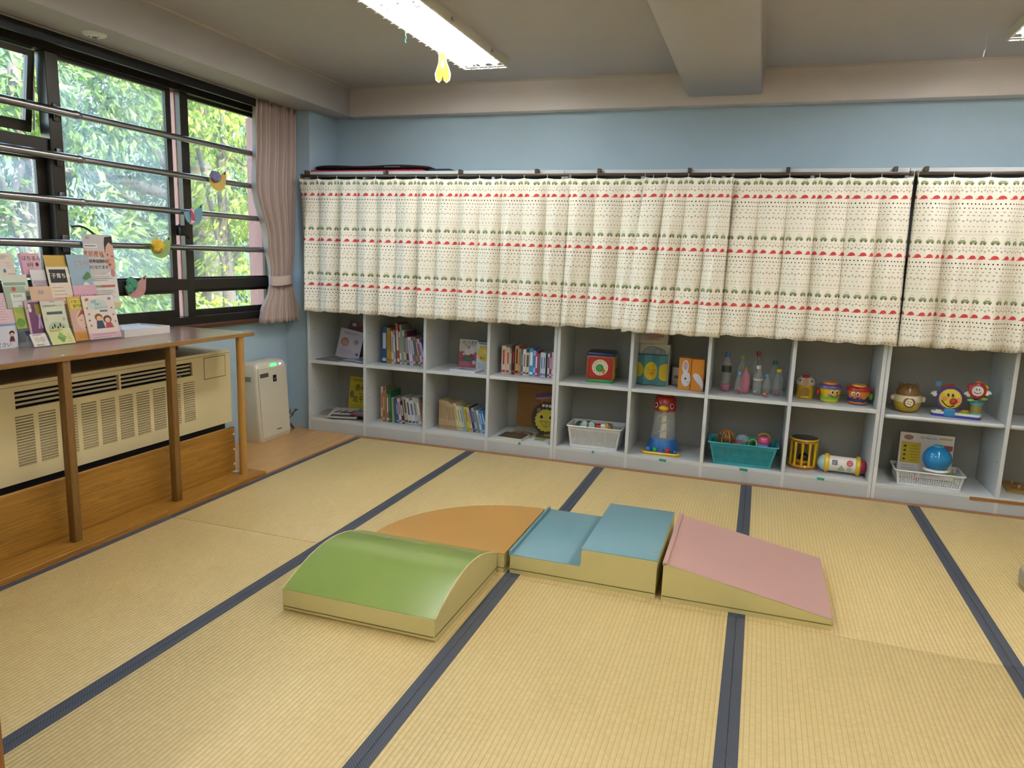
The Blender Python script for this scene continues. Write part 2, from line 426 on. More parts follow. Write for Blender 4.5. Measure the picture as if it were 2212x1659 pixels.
# guard rails of steel tube across the window
steel = M('polished_steel', '#a5a099', .2, 1.0, .05); plate = M('bracket_plate', '#5a5550', .35, .8)
for k, (z, lab) in enumerate(((2.066, 'topmost steel guard rail across window'), (1.841, 'second steel guard rail from window top, yellow bird on it'),
                    (1.618, 'third steel guard rail from window top, blue bird on it'), (1.396, 'lowest steel guard rail across window, green bird on it'))):
    g = thing('guard_rail', lab, 'rail', (-3.50, 2.9, z), group='steel guard rails across the window')
    MB().cyl((0, -1.85, 0), (0, .15, 0), .0215, n=20).build('tube', steel, g, 40)
    MB().cyl((0, .13, 0), (0, 1.79, 0), .0185, n=20).build('tube', steel, g, 40)
    MB().lathe([(.0215, -.02), (.0235, -.015), (.0235, .015), (.0195, .02)], 20, (0, .16, 0), 'y').build('collar', steel, g, 40)
    MB().rbox(-.046, -.034, .058, .092, -.045, .045, .003, 2).rbox(-.04, -.01, .065, .085, -.012, .012, .003, 2).build('bracket', plate, g, 40)
    MB().rbox(-.05, .0, 1.76, 1.80, -.028, .028, .003, 2).build('bracket', steel, g, 40)

# trees and ground outside
def leaf_mat(name, ca, cb):
    k = NT(name); co = k.coord(); k.t.nodes.remove(k.p)
    f = k.ramp(k.noise(co, 5, 3), .3, .7); c = k.mix(f, lin(ca), lin(cb))
    d = k.n('ShaderNodeBsdfDiffuse'); t = k.n('ShaderNodeBsdfTranslucent'); g = k.n('ShaderNodeBsdfGlossy')
    g.inputs['Roughness'].default_value = .35
    k.l(c, d.inputs[0]); k.l(c, t.inputs[0])
    a = k.n('ShaderNodeMixShader'); a.inputs[0].default_value = .35; k.l(d.outputs[0], a.inputs[1]); k.l(t.outputs[0], a.inputs[2])
    b = k.n('ShaderNodeMixShader'); b.inputs[0].default_value = .06; k.l(a.outputs[0], b.inputs[1]); k.l(g.outputs[0], b.inputs[2])
    k.l(b.outputs[0], k.out.inputs[0]); return k.mat
LM = [leaf_mat('leaf_mid_green', '#2f4d1a', '#7f9a3a'), leaf_mat('leaf_bright_green', '#5f8426', '#bdc44a'), leaf_mat('leaf_deep_green', '#1c3219', '#3c5828')]
bark = M('bark', '#5b5248', .9, 0, .3, 14, bump=.6, bscale=40)
def leaves(blobs, n, size, seed):
    R = np.random.RandomState(seed); V = []; per = 7
    ns = n//per; w = np.array([b[3]*b[4]*b[5] for b in blobs])**(2/3); w /= w.sum()
    bi = R.choice(len(blobs), ns, p=w); B = np.array(blobs)[bi]
    d = R.normal(size=(ns, 3)); d /= np.linalg.norm(d, axis=1)[:, None]
    rr = R.uniform(.55, 1.0, (ns, 1))**.5
    c = B[:, :3]+d*rr*B[:, 3:6]
    out = d+np.array([0, 0, -.55]); out /= np.linalg.norm(out, axis=1)[:, None]
    c = np.repeat(c, per, 0); out = np.repeat(out, per, 0); N = len(c)
    t = np.tile(np.arange(per), ns)[:, None]*size*.33
    c = c+out*t+R.normal(size=(N, 3))*size*.3
    ax = out+R.normal(size=(N, 3))*.55+np.array([0, 0, -.35]); ax /= np.linalg.norm(ax, axis=1)[:, None]
    sd = np.cross(ax, R.normal(size=(N, 3))); sd /= np.linalg.norm(sd, axis=1)[:, None]
    nn = np.cross(ax, sd); L = size*R.uniform(.7, 1.3, (N, 1)); Wd = L*.19
    P = np.stack([c, c+ax*L*.45+sd*Wd+nn*L*.06, c+ax*L-nn*L*.04, c+ax*L*.45-sd*Wd+nn*L*.06, c+ax*L*.45], 1).reshape(-1, 3)
    i = np.arange(N)[:, None]*5
    F = np.concatenate([i+np.array([[0, 1, 4]]), i+np.array([[1, 2, 4]]), i+np.array([[2, 3, 4]]), i+np.array([[3, 0, 4]])])
    return P, F
def np_mesh(name, P, F, mat, parent):
    me = bpy.data.meshes.new(name); me.from_pydata(P.tolist(), [], F.tolist()); me.materials.append(mat); me.update()
    o = bpy.data.objects.new(name, me); COL.objects.link(o); o.parent = parent; return o
GZ = -1.2
def tree(label, base, h, blobs, n, size, mi, seed, tr=.09, name='tree'):
    t = thing(name, label, 'tree' if name == 'tree' else 'shrub', (base[0], base[1], GZ), group='greenery outside the window')
    P, F = leaves([(b[0]-base[0], b[1]-base[1], b[2]-GZ, *b[3:]) for b in blobs], n, size, seed)
    np_mesh('crown', P, F, LM[mi], t)['kind'] = 'stuff'
    pts = [(0, 0, 0), (.05, .03, h*.35), (-.04, .06, h*.7), (.03, -.02, h)]
    m = MB().tube(pts, [tr*1.3, tr, tr*.8, tr*.4], 12)
    r = random.Random(seed)
    for b in blobs:
        z0 = h*r.uniform(.45, .8)
        m.tube([(0, .03, z0), ((b[0]-base[0])*.5, (b[1]-base[1])*.5, (z0+b[2]-GZ)/2+.1), (b[0]-base[0], b[1]-base[1], b[2]-GZ)], [tr*.45, tr*.3, tr*.12], 8)
    m.build('trunk', bark, t, 60)
    return t
tree('mid green drooping tree outside the wired window panes', (-6.3, 4.9), 4.6, [(-6.2, 4.3, 3.1, .7, .9, .8), (-6.0, 5.1, 1.2, .7, .8, .6), (-6.2, 4.4, .7, .7, .8, .6), (-6.4, 5.7, 2.9, .6, .7, .6)], 7000, .12, 0, 1)
tree('bright yellow green tree beside the pink curtain', (-7.0, 8.3), 4.8, [(-6.9, 8.2, 3.6, .9, 1.0, .9), (-6.9, 8.7, 2.5, .8, .8, .8), (-7.0, 7.5, 3.9, .7, .8, .7), (-7.0, 9.0, 1.5, .7, .7, .7)], 8000, .11, 1, 2)
tree('deep green tree with thick bare trunk behind window mullion', (-8.6, 9.7), 5.6, [(-9.0, 8.6, 3.4, .9, 1.0, 1.0), (-8.8, 9.6, 4.2, .8, .9, .8), (-9.2, 7.2, 2.4, .9, 1.1, 1.0), (-9.3, 10.8, 2.6, .9, 1.0, 1.0), (-9.2, 9.7, 1.0, .7, 1.3, .7)], 9000, .12, 2, 3, .22)
tree('leafy green tree at far window end by the vent', (-6.2, 3.0), 4.4, [(-6.1, 3.2, 1.9, .8, .9, 1.0), (-6.4, 2.5, 3.0, .8, .8, .7), (-6.2, 3.6, .8, .8, .7, .7)], 6000, .12, 0, 4)
tree('low bright bush under the window trees', (-6.6, 6.7), 1.2, [(-6.6, 6.4, .2, .7, .9, .65), (-6.7, 7.6, .1, .7, .8, .6), (-6.5, 5.4, .05, .6, .8, .5)], 6000, .10, 1, 5, .05, 'shrub')
tree('dark broad tree far behind the wired window panes', (-10.5, 7.0), 6.2, [(-10.5, 6.0, 3.3, 1.0, 1.5, 1.4), (-10.7, 8.4, 3.6, 1.0, 1.4, 1.4), (-10.6, 7.0, 1.4, .9, 1.6, 1.0), (-10.6, 5.0, 1.5, .9, 1.2, 1.2), (-11.0, 11.5, 3.6, 1.0, 1.6, 1.5), (-11.0, 12.5, 1.6, 1.0, 1.6, 1.3), (-10.6, 3.6, 3.2, 1.0, 1.2, 1.3)], 11000, .17, 2, 6, .2)
structure(MB().box(-30, -3.76, -12, 30, GZ-.3, GZ).build('ground_outside', M('soil', '#5d5a44', .95, 0, .3, 3)), 'garden ground outside window')
hl = MB().grid(lambda u, v: (-12.0-5*v-.5*math.sin(u*9), -4+26*u, GZ+7.0*v**.8+.35*math.sin(u*17+v*5)), 40, 12)
structure(hl.build('hill_outside', M('wooded_bank', '#3c4a36', .95, 0, .45, 2.5), smooth=60), 'dark wooded bank behind the trees')
# ------------------------------------------------------------------ ceiling lamps
lamp_white = M('lamp_enamel', '#d8d4c6', .45, 0, .03)
wire_m = M('lamp_wire', '#b9b4a2', .5, .2, .03)
tube_m = M('fluorescent_tube', '#ffffff', .5, 0, 0, emit='#f0f3ff', power=TUBE_POWER)
tube_cap = M('tube_cap_metal', '#b8b6b0', .3, .9)
def fixture(x0, label):
    L, Wd = 2.42, .31
    t = thing('ceiling_lamp', label, 'ceiling lamp', (x0+Wd/2, 4.66-L/2, 2.653), group='long fluorescent ceiling lamps')
    h = .053
    MB().box(-Wd/2, Wd/2, -L/2, L/2, -.006, 0).build('reflector', lamp_white, t)
    MB().box(-Wd/2, -Wd/2+.012, -L/2, L/2, -h, -.006).box(Wd/2-.012, Wd/2, -L/2, L/2, -h, -.006) \
        .box(-Wd/2+.012, Wd/2-.012, -L/2, -L/2+.012, -.022, -.006).box(-Wd/2+.012, Wd/2-.012, L/2-.012, L/2, -.022, -.006).box(-Wd/2+.012, Wd/2-.012, -L/2, -L/2+.006, -h, -h+.006).box(-Wd/2+.012, Wd/2-.012, L/2-.006, L/2, -h, -h+.006).build('housing', lamp_white, t)
    for sy in (-1, 1):
        for x in (-.085, 0, .085):
            a, b = (-L/2+.04, -.02) if sy < 0 else (.02, L/2-.04)
            o = MB().cyl((x, a+.02, -.038), (x, b-.02, -.038), .0145, n=12, caps=False).build('tube', tube_m, t, 60)
            MB().cyl((x, a, -.038), (x, a+.022, -.038), .0155, n=12).cyl((x, b-.022, -.038), (x, b, -.038), .0155, n=12).build('cap', tube_cap, o, 40)
    lw = None
    for i in range(1, 5):
        x = -Wd/2+Wd*i/5
        MB().box(x-.002, x+.002, -L/2, L/2, -h-.004, -h).build('louver_wire', wire_m, t)
    n = 29; cw = MB().box(-Wd/2, Wd/2, -.002, .002, -h-.007, -h-.004)
    first = cw.build('louver_wire', wire_m, t, loc=(0, -L/2+L/n, 0))
    for i in range(2, n): copy_part(first, t, (0, -L/2+L*i/n, 0))
    for y in (-.9, -.3, .3, .9):
        MB().rbox(Wd/2-.001, Wd/2+.006, y-.012, y+.012, -.04, -.02, .002, 1).build('latch', tube_cap, t)
    return t
fixture(-1.965, 'long fluorescent ceiling lamp with yellow paper charm hanging')
fixture(1.10, 'fluorescent ceiling lamp on the shelf-end side of ceiling beam')
for x_, lab in ((-1.30, 'added unseen fluorescent ceiling lamp over the entrance by the door jamb'), (1.10, 'added unseen fluorescent ceiling lamp behind the camera side of room')):  # two unseen fixtures added near the camera to carry room light
    o_ = fixture(x_, lab); o_.location.y = .2 if x_ > 0 else .2
# things hanging from the lamp
ch = thing('paper_charm', 'yellow paper charm with white edge hanging from lamp', 'paper charm', (-1.795, 3.95, 2.598))
def charm(sc, y0, y1):
    p = [(-.022, -.078), (.020, -.094), (.022, -.135), (.034, -.165), (.044, -.195), (.040, -.225), (.022, -.238), (.006, -.225), (.001, -.20), (-.003, -.222), (-.018, -.236), (-.036, -.222), (-.041, -.19), (-.032, -.165), (-.022, -.135)]
    c = (0.001, -.165); return MB().prism([(c[0]+(x-c[0])*sc, c[1]+(z-c[1])*(1+(sc-1)*.5)) for x, z in p], y0, y1)
charm(1.16, 0, .001).build('edge', M('charm_white', '#e9e4d4', .7), ch)
charm(1.0, -.002, -.0004).build('front', M('charm_yellow', '#b8922e', .6), ch)
MB().ell(0, -.143, .011, .020, -.0032, -.0022).build('label_patch', M('charm_white', '#e9e4d4'), ch)
MB().cyl((0, 0, 0), (0, 0, -.08), .0009, n=6).build('string', M('string_white', '#d9d4c8'), ch)
gs = thing('hanging_thread', 'white thread with green bead hanging from lamp', 'thread', (-1.843, 3.59, 2.598))
MB().cyl((0, 0, 0), (0, 0, -.085), .0009, n=6).build('string', MATS['string_white'], gs)
MB().tube([(0, 0, -.085), (.004, 0, -.1), (-.003, 0, -.115), (.002, 0, -.125)], .0028, 6).build('bead', M('bead_green', '#1c8f6a', .4), gs, 60)
ws = thing('pull_string', 'short pale string hanging from ceiling beside far lamp', 'string', (1.029, 4.739, 2.653))
MB().tube([(0, 0, 0), (.004, 0, -.05), (-.004, 0, -.10)], .0012, 6).build('string', MATS['string_white'], ws)
MB().cyl((-.003, 0, -.07), (-.006, 0, -.105), .003, n=8).build('tip', M('tip_white', '#e5e2da', .4), ws)
# heat detector under the window beam
hd = thing('heat_detector', 'round white heat detector under the beam above window', 'detector', (-3.278, 3.0, 2.44))
MB().lathe([(0, -.018), (.03, -.017), (.052, -.010), (.058, 0)], 28).build('body', M('detector_white', '#d9d7d0', .4), hd, 50)
MB().lathe([(0, -.021), (.010, -.021), (.012, -.017)], 16).build('sensor', M('detector_dark', '#3b3a38', .4), hd, 40)
for a in (0, 2.1, 4.2):
    MB().cyl((.024*math.cos(a), .024*math.sin(a), -.0195), (.024*math.cos(a), .024*math.sin(a), -.016), .004, n=8).build('vent_hole', MATS['detector_dark'], hd)

# ------------------------------------------------------------------ window curtain
pink = M('pink_curtain_cloth', '#b3a197', .85, 0, .10, 4, stretch=(1, 1, .1), bump=.15, bscale=500)
PZ = [(.862, 4.45, 4.885), (.95, 4.47, 4.88), (1.10, 4.555, 4.84), (1.175, 4.572, 4.826), (1.25, 4.568, 4.83), (1.45, 4.53, 4.845), (1.85, 4.405, 4.865), (2.2, 4.43, 4.88), (2.437, 4.44, 4.885)]
def pz(z):
    for a, b in zip(PZ, PZ[1:]):
        if z <= b[0]:
            t = (z-a[0])/(b[0]-a[0]); t = t*t*(3-2*t); return a[1]+(b[1]-a[1])*t, a[2]+(b[2]-a[2])*t
    return PZ[-1][1:]
cu = thing('window_curtain', 'pinkish beige curtain tied back beside window', 'curtain', (-3.45, 4.66, .862))
def cpt(u, v):
    z = .862+v*(2.437-.862); y0, y1 = pz(z); tie = math.exp(-((z-1.175)/.16)**2)
    amp = .026*(1-.55*tie); s = u+.012*math.sin(u*23+z*2.1)*(1-tie)
    fold = math.cos(2*PI*9*s+.9*math.sin(z*1.7))+.35*math.cos(2*PI*4*s+1.3)
    return (amp*fold+.004-.03*(1-u)*(1-v)**2*0, min(y0+(y1-y0)*s, 4.889)-4.66, z-.862+(-.005*math.cos(2*PI*9*s) if v == 0 else 0))
g = MB().grid(cpt, 150, 44).build('cloth', pink, cu, 75, fix=False)
sm = g.modifiers.new('thickness', 'SOLIDIFY'); sm.thickness = .002
tb = MB()
def tie(u, v):
    a = 2*PI*u; return (.052*math.cos(a)*(1 if math.cos(a) > 0 else .8), .132*math.sin(a)+.04, .28+.07*v+.006*math.sin(2*a))
tb.grid(tie, 40, 3).build('tieback', M('pink_tieback', '#bdaca3', .85, 0, .05, 8), cu, 60, fix=False)

# paper birds hanging on the rails
def bird(z, y, body, wing, label, seed, folded=False):
    b = thing('paper_bird', label, 'paper bird', (-3.555 if z < 1.2 else -3.470, y, z), group='paper birds on the window rails')
    pts = [(.088, .068)]+[(.088*math.cos(t)*.86+.004, -.01-.062*math.sin(t)) for t in [i*PI/16+.05 for i in range(16)]]+[(-.078, .004), (-.03, .012), (.02, .022)]
    MB().prism(pts, 0, .0025, 'yz').build('body', M('paper_'+body, body, .75), b)
    MB().ell(.069, .046, .0055, .0085, .0025, .0045, 12, 'yz').build('eye', M('bird_eye', '#1a1512', .5), b)
    if folded:
        cols = ('#e2a08c', '#e6d9e4', '#b8475d')
        for i in range(3):
            y0 = -.012-.010*i
            MB().prism([(y0, .03), (y0+.02, .012), (y0+.006+.018*i, -.066+.01*i), (y0-.02+.014*i, -.07+.012*i)], .004+.004*i, .006+.004*i, 'yz').build('wing', M('paper_'+cols[i], cols[i], .75), b)
    else:
        r = random.Random(seed); m = MB()
        for k in range(5):
            c = (.012+.006*k % .01, -.035+r.uniform(-.022, .022), .006+r.uniform(-.018, .02))
            vv = MB().sph(c, (.013, .026, .030), 12)
            vv.v = [(x+r.uniform(-.003, .003), yy+r.uniform(-.005, .005), zz+r.uniform(-.005, .005)) for x, yy, zz in vv.v]
            m.add(vv.v, vv.f)
        m.build('tissue_wing', M('tissue_'+wing, wing, .8, 0, .25, 60), b, 20)
bird(1.846, 4.072, '#cfae55', '#7d7497', 'yellow paper bird with purple tissue wing on guard rail', 1)
bird(1.612, 3.838, '#6f9aa6', '', 'blue paper bird with pink folded wings on guard rail', 2, True)
bird(1.400, 3.555, '#8fa866', '#d9b233', 'green paper bird with yellow tissue wing on lowest rail', 3)
bird(1.158, 3.433, '#b98a84', '#4d8f6c', 'pink paper bird with green tissue wing at window transom', 4)

# ------------------------------------------------------------------ counter over the fan coil unit
top_w = wood('counter_top_wood', '#7d5a46', '#96705c', 'y', 4, .28, .25)
edge_w = wood('counter_edge_wood', '#7d5a2c', '#9a7340', 'y', 8, .45)
panel_w = wood('counter_panel_wood', '#80571f', '#b4822f', 'y', 6, .45)
leg_w = wood('counter_leg_wood', '#6a4a22', '#8a6630', 'z', 12, .45)
leg_l = wood('pale_leg_wood', '#a87c3a', '#b98c48', 'z', 12, .45)
ct = thing('counter', 'brown wooden counter with round legs built over fan coil unit', 'counter', (-3.2, 2.3, 0))
o_ = (-3.2, 2.3)
MB().rbox(-3.515-o_[0], -2.925-o_[0], .82-o_[1], 3.69-o_[1], .879, .901, .002, 1).build('table_top', top_w, ct)
MB().rbox(-2.926-o_[0], -2.915-o_[0], .82-o_[1], 3.69-o_[1], .878, .900, .002, 1).rbox(-3.515-o_[0], -2.915-o_[0], 3.689-o_[1], 3.70-o_[1], .878, .900, .002, 1).build('edge_band', edge_w, ct)
lm_ = MB().cyl((0, 0, .022), (0, 0, .879), .023, n=20)
for i, y in enumerate((1.80, 2.42, 3.05, 3.60)):
    (lm_ if i == 3 else MB().rbox(-.020, .020, -.020, .020, .022, .879, .004, 2)).build('leg', leg_l if i == 3 else leg_w, ct, 40, loc=(-2.943-o_[0], y-o_[1], 0))
lb = MB().cyl((0, 0, .77), (0, 0, .879), .022, n=16).build('leg', leg_w, ct, 40, loc=(-3.40-o_[0], 3.56-o_[1], 0))
MB().rbox(-3.04-o_[0], -2.858-o_[0], .82-o_[1], 3.705-o_[1], 0, .022, .002, 1).build('base_board', panel_w, ct)
MB().rbox(-3.05-o_[0], -3.03-o_[0], .82-o_[1], 3.635-o_[1], .022, .308, .002, 1).build('front_panel', panel_w, ct)
cap_m = M('screw_cap_white', '#d9d0b4', .5)
for z in (.07, .165, .262): MB().lathe([(0, .004), (.006, .003), (.0075, 0)], 12, (0, 0, 0), 'x').build('screw_cap', cap_m, ct, 40, loc=(-3.03-o_[0], 3.622-o_[1], z))
for y in (2.42, 3.05, 3.62): MB().lathe([(0, .003), (.006, .002), (.0075, 0)], 12).build('screw_cap', cap_m, ct, 40, loc=(-2.945-o_[0], y-o_[1], .901))
MB().rbox(-3.045-o_[0], -3.0-o_[0], 3.60-o_[1], 3.64-o_[1], .022, .026, .001, 1).rbox(-3.045-o_[0], -3.035-o_[0], 3.636-o_[1], 3.645-o_[1], .022, .16, .001, 1).build('corner_bracket', M('bracket_white', '#cfc8ba', .4), ct)

# ------------------------------------------------------------------ fan coil unit
fc = thing('fan_coil_unit', 'cream metal fan coil heater with louvered grille under counter', 'heater', (-3.34, 2.3, 0))
cream = M('cream_enamel', '#d8c796', .42, 0, .04, 3)
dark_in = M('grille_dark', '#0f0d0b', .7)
X0, X1 = -3.53+3.34, -3.15+3.34
yo = -2.3
b = MB()
ya, yb, za, zb_ = 1.05+yo, 3.755+yo, .304, .769
oy0, oy1, oz0, oz1 = 2.335+yo, 3.43+yo, .648, .728
b.box(X1-.012, X1, ya, yb, za, oz0).box(X1-.012, X1, ya, yb, oz1, zb_).box(X1-.012, X1, ya, oy0, oz0, oz1).box(X1-.012, X1, oy1, yb, oz0, oz1)
b.box(X0, X1-.012, ya, yb, zb_-.012, zb_).box(X0, X1-.012, yb-.012, yb, za, zb_-.012).box(X0, X1-.012, ya, ya+.012, za, zb_-.012).box(X0, X1-.012, ya+.012, yb-.012, za, za+.01)
b.build('body', cream, fc)
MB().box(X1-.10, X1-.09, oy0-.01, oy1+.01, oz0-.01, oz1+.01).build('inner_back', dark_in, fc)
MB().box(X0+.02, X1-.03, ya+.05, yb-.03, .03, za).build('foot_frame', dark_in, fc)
sl = M('louver_grey', '#bdb394', .5)
for z in (.664, .686, .708):
    s_ = MB(); s_.at((X1-.020, 0, z), (0, math.radians(-12), 0)).rbox(-.004, .004, oy0, oy1, -.0058, .0058, .002, 1); s_.build('louver', sl, fc)
MB().box(X1-.02, X1-.001, 2.905+yo, 2.917+yo, oz0, oz1).build('louver_divider', cream, fc)
slot_m = M('vent_shadow', '#4a3d22', .8)
lip_m = M('vent_lip', '#dccfa6', .45, 0, .03)
sv = MB().box(X1-.0006, X1+.0006, -.044, .044, -.0015, .0017).build('vent_slot', slot_m, fc)
sp = MB().prism([(X1, -.0022), (X1, -.0092), (X1+.0035, -.0026)], -.043, .043, 'xz')
lipm = sp.build('vent_lip', lip_m, fc)
first = True
for gi in range(10):
    yc = 2.372+.1138*gi+yo
    for k in range(18):
        z = .611-.0133*k
        if first: sv.location = (0, yc, z); lipm.location = (0, yc, z); first = False
        else:
            copy_part(sv, fc, (0, yc, z)); copy_part(lipm, fc, (0, yc, z))
ap = MB().rbox(X1-.001, X1+.002, 3.527+yo, 3.707+yo, .612, .738, .0012, 1).build('access_panel', cream, fc)
MB().box(X1, X1+.0008, 3.523+yo, 3.711+yo, .608, .742).build('panel_gap', M('gap_dark', '#544b37', .8), fc)
MB().box(X1-.012, X1+.0004, ya, yb, zb_-.0185, zb_-.0165).build('top_seam', MATS['gap_dark'], fc)

# ------------------------------------------------------------------ air purifier
ap_ = thing('air_purifier', 'cream box air purifier with green light on wooden floor', 'air purifier', (-3.44, 4.50, 0), 0)
pw = M('purifier_plastic', '#cfc8b2', .38, 0, .03, 5)
def pur(u, v):
    return None
body = MB()
def prof(z, g=0):   # half sizes of a body leaning slightly back toward the top
    t = z/.585; return (-.105, .078-.035*t+g, -.185+.012*t, .185-.018*t)
secs = []
N = 8
for z in (0.0, .01, .30, .56, .578, .585):
    x0, x1, y0, y1 = prof(z); ins = .006 if z == 0 else (.012 if z == .578 else (.03 if z == .585 else 0)); r = .03
    x0 += ins; x1 -= ins; y0 += ins; y1 -= ins; ring = []
    for (cx, cy, a0) in ((x1-r, y1-r, 0), (x0+r, y1-r, PI/2), (x0+r, y0+r, PI), (x1-r, y0+r, 1.5*PI)):
        for i in range(5): ring.append((cx+r*math.cos(a0+i*PI/8), cy+r*math.sin(a0+i*PI/8), z))
    secs.append(ring)
vs_ = [p for r in secs for p in r]; n = len(secs[0]); fs = [(k*n+i, k*n+(i+1) % n, (k+1)*n+(i+1) % n, (k+1)*n+i) for k in range(len(secs)-1) for i in range(n)]
fs += [tuple(range(n))[::-1], tuple((len(secs)-1)*n+i for i in range(n))]
body.add(vs_, fs).build('body', pw, ap_, 45)
tl = -math.atan(.035/.585)
def pf(name, mat, y0, y1, z0, z1, d=.003):
    m = MB(); m.at((0, 0, 0)); a = prof((z0+z1)/2)[1]
    m.at((a, 0, (z0+z1)/2), (0, tl, 0)).rbox(-.002, d, y0, y1, -(z1-z0)/2, (z1-z0)/2, .0008, 1); return m.build(name, mat, ap_)
pf('front_panel', pw, -.165, .160, .03, .545, .004)
pf('display', M('purifier_display', '#57564f', .25), -.15, -.055, .475, .505, .006)
pf('badge', M('badge_black', '#17161a', .25), -.005, .035, .43, .48, .006)
pf('status_light', M('green_light', '#22e04a', .3, emit='#2bff57', power=3.0), -.02, .045, .551, .564, .005)
pf('status_light', M('blue_light', '#8f9dff', .3, emit='#8a9bff', power=2.5), .085, .10, .551, .561, .005)
pf('maker_mark', M('mark_grey', '#3c3a36', .5), .0, .055, .065, .072, .006)
MB().rbox(-.07, .0, -.187, -.182, .45, .485, .002, 1).build('grip', M('grip_grey', '#8f8976', .6), ap_)
MB().text('p', .03, (prof(.455)[1]+.0072, .015, .455), (0, 1, 0), (0, 0, 1)).build('mark', M('mark_pale', '#b9b7b4', .5), ap_)
cp = [(-.06, .19, .09), (-.03, .24, .06), (.03, .26, .12), (.05, .275, .17), (.02, .29, .14), (-.02, .25, .09), (.02, .23, .05), (.05, .25, .02), (.0, .30, .008), (-.06, .36, .008)]
def smooth_path(p, n=5):
    out = []
    for i in range(len(p)-1):
        P = [Vector(p[max(i-1, 0)]), Vector(p[i]), Vector(p[i+1]), Vector(p[min(i+2, len(p)-1)])]
        for k in range(n):
            t = k/n
            out.append(.5*((2*P[1])+(P[2]-P[0])*t+(2*P[0]-5*P[1]+4*P[2]-P[3])*t*t+(3*P[1]-3*P[2]+P[0]-P[3])*t**3))
    return out+[Vector(p[-1])]
MB().tube(smooth_path(cp), .004, 8).build('cord', M('cord_grey', '#4a4843', .5), ap_, 60)

# ------------------------------------------------------------------ bookcases along the back wall
shelf_m = M('shelf_grey_white', '#c3c7c6', .35, 0, .03, 3)
back_m = M('shelf_back_grey', '#9c9d96', .6, 0, .04, 3)
plinth_m = M('plinth_grey', '#b2b6b6', .45, 0, .06, 4)
YF, YD = 4.83, 5.27
ZM = {1: .562, 2: .560, 3: .538}; ZLo = .100
def bookcase(idx, xs, label):
    x0, x1 = xs[0], xs[-1]
    t = thing('bookcase', label, 'bookcase', ((x0+x1)/2, (YF+YD)/2, 0), group='grey bookcases along the back wall')
    ox, oy = (x0+x1)/2, (YF+YD)/2
    def bb(name, a, b_, c, d, e, f, m=shelf_m, r=.0015): return MB().rbox(a-ox, b_-ox, c-oy, d-oy, e, f, r, 1).build(name, m, t)
    th = .022
    bb('side_panel', x0, x0+th, YF, YD, .002, 1.956); bb('side_panel', x1-th, x1, YF, YD, .002, 1.956)
    for x in xs[1:-1]: bb('divider', x-th/2, x+th/2, YF, YD-.008, .0, 1.956)
    inner = [x0+th]+[v for x in xs[1:-1] for v in (x-th/2, x+th/2)]+[x1-th]
    for k in range(0, len(inner), 2):
        a, b_ = inner[k], inner[k+1]
        bb('shelf_board', a, b_, YF+.004, YD-.008, ZM[idx]-.024, ZM[idx], r=.008 if idx == 3 else .0015)
        bb('shelf_board', a, b_, YF+.02, YD-.008, 1.02, 1.044)
        bb('shelf_board', a, b_, YF+.02, YD-.008, 1.48, 1.504)
        bb('bottom_board', a, b_, YF+.0015, YD-.008, ZLo-.02, ZLo)
        bb('back_panel', a, b_, YD-.008, YD, .08, 1.956, back_m, .001)
    bb('top_board', x0, x1, YF-.006, YD, 1.956, 1.984)
    bb('plinth', x0+th, x1-th, YF+.001, YF+.018, .0, ZLo-.02, plinth_m)
    pin = M('pin_hole', '#23211d', .8)
    for k in range(0, len(inner), 2):
        a, b_ = inner[k], inner[k+1]
        for z in (.30, .80):
            for y in (4.89, 5.16):
                MB().cyl((a-.0002, 0, 0), (a+.0006, 0, 0), .004, n=8).build('pin_hole', pin, t, loc=(-ox, y-oy, z))
                if idx == 3: MB().cyl((b_-.0006, 0, 0), (b_+.0002, 0, 0), .004, n=8).build('pin_hole', pin, t, loc=(-ox, y-oy, z))
    return t
bookcase(1, [-3.312, -2.807, -2.304, -1.803, -1.298], 'grey bookcase full of books next to window corner')
bookcase(2, [-1.296, -.779, -.277, .234, .752], 'middle grey bookcase holding bottles and baby toys')
B3 = bookcase(3, [.754, 1.425, 2.07], 'grey bookcase with wider bays holding octopus-blue ball')
B3['label'] = 'grey bookcase with wider bays holding singing flower toy'
MB().rbox(1.285, 2.07, YF-.004, YF+.003, .070, .088, .001, 1).build('brown_strip', edge_m, B3, loc=(-(0.754+2.07)/2, -(YF+YD)/2, 0))
tape = M('green_tape', '#1f8f74', .5)
for i, (x, w, nm) in enumerate(((-1.546, .018, 'short green tape tag under brown picture board'), (-1.008, .016, 'green tape scrap under the white basket'), (-.528, .047, 'green tape strip under the ball tower toy'),
                    (-.006, .052, 'green tape strip under the teal basket'), (.46, .043, 'green tape label under the roller toy'))):
    tag(MB().box(-w/2, w/2, -.0012, 0, -.008, .008).build('tape_strip', tape, loc=(x, YF+.0012, .088), rot=(0, math.radians(3), 0)), nm, 'tape', 'green tape on the shelf fronts')

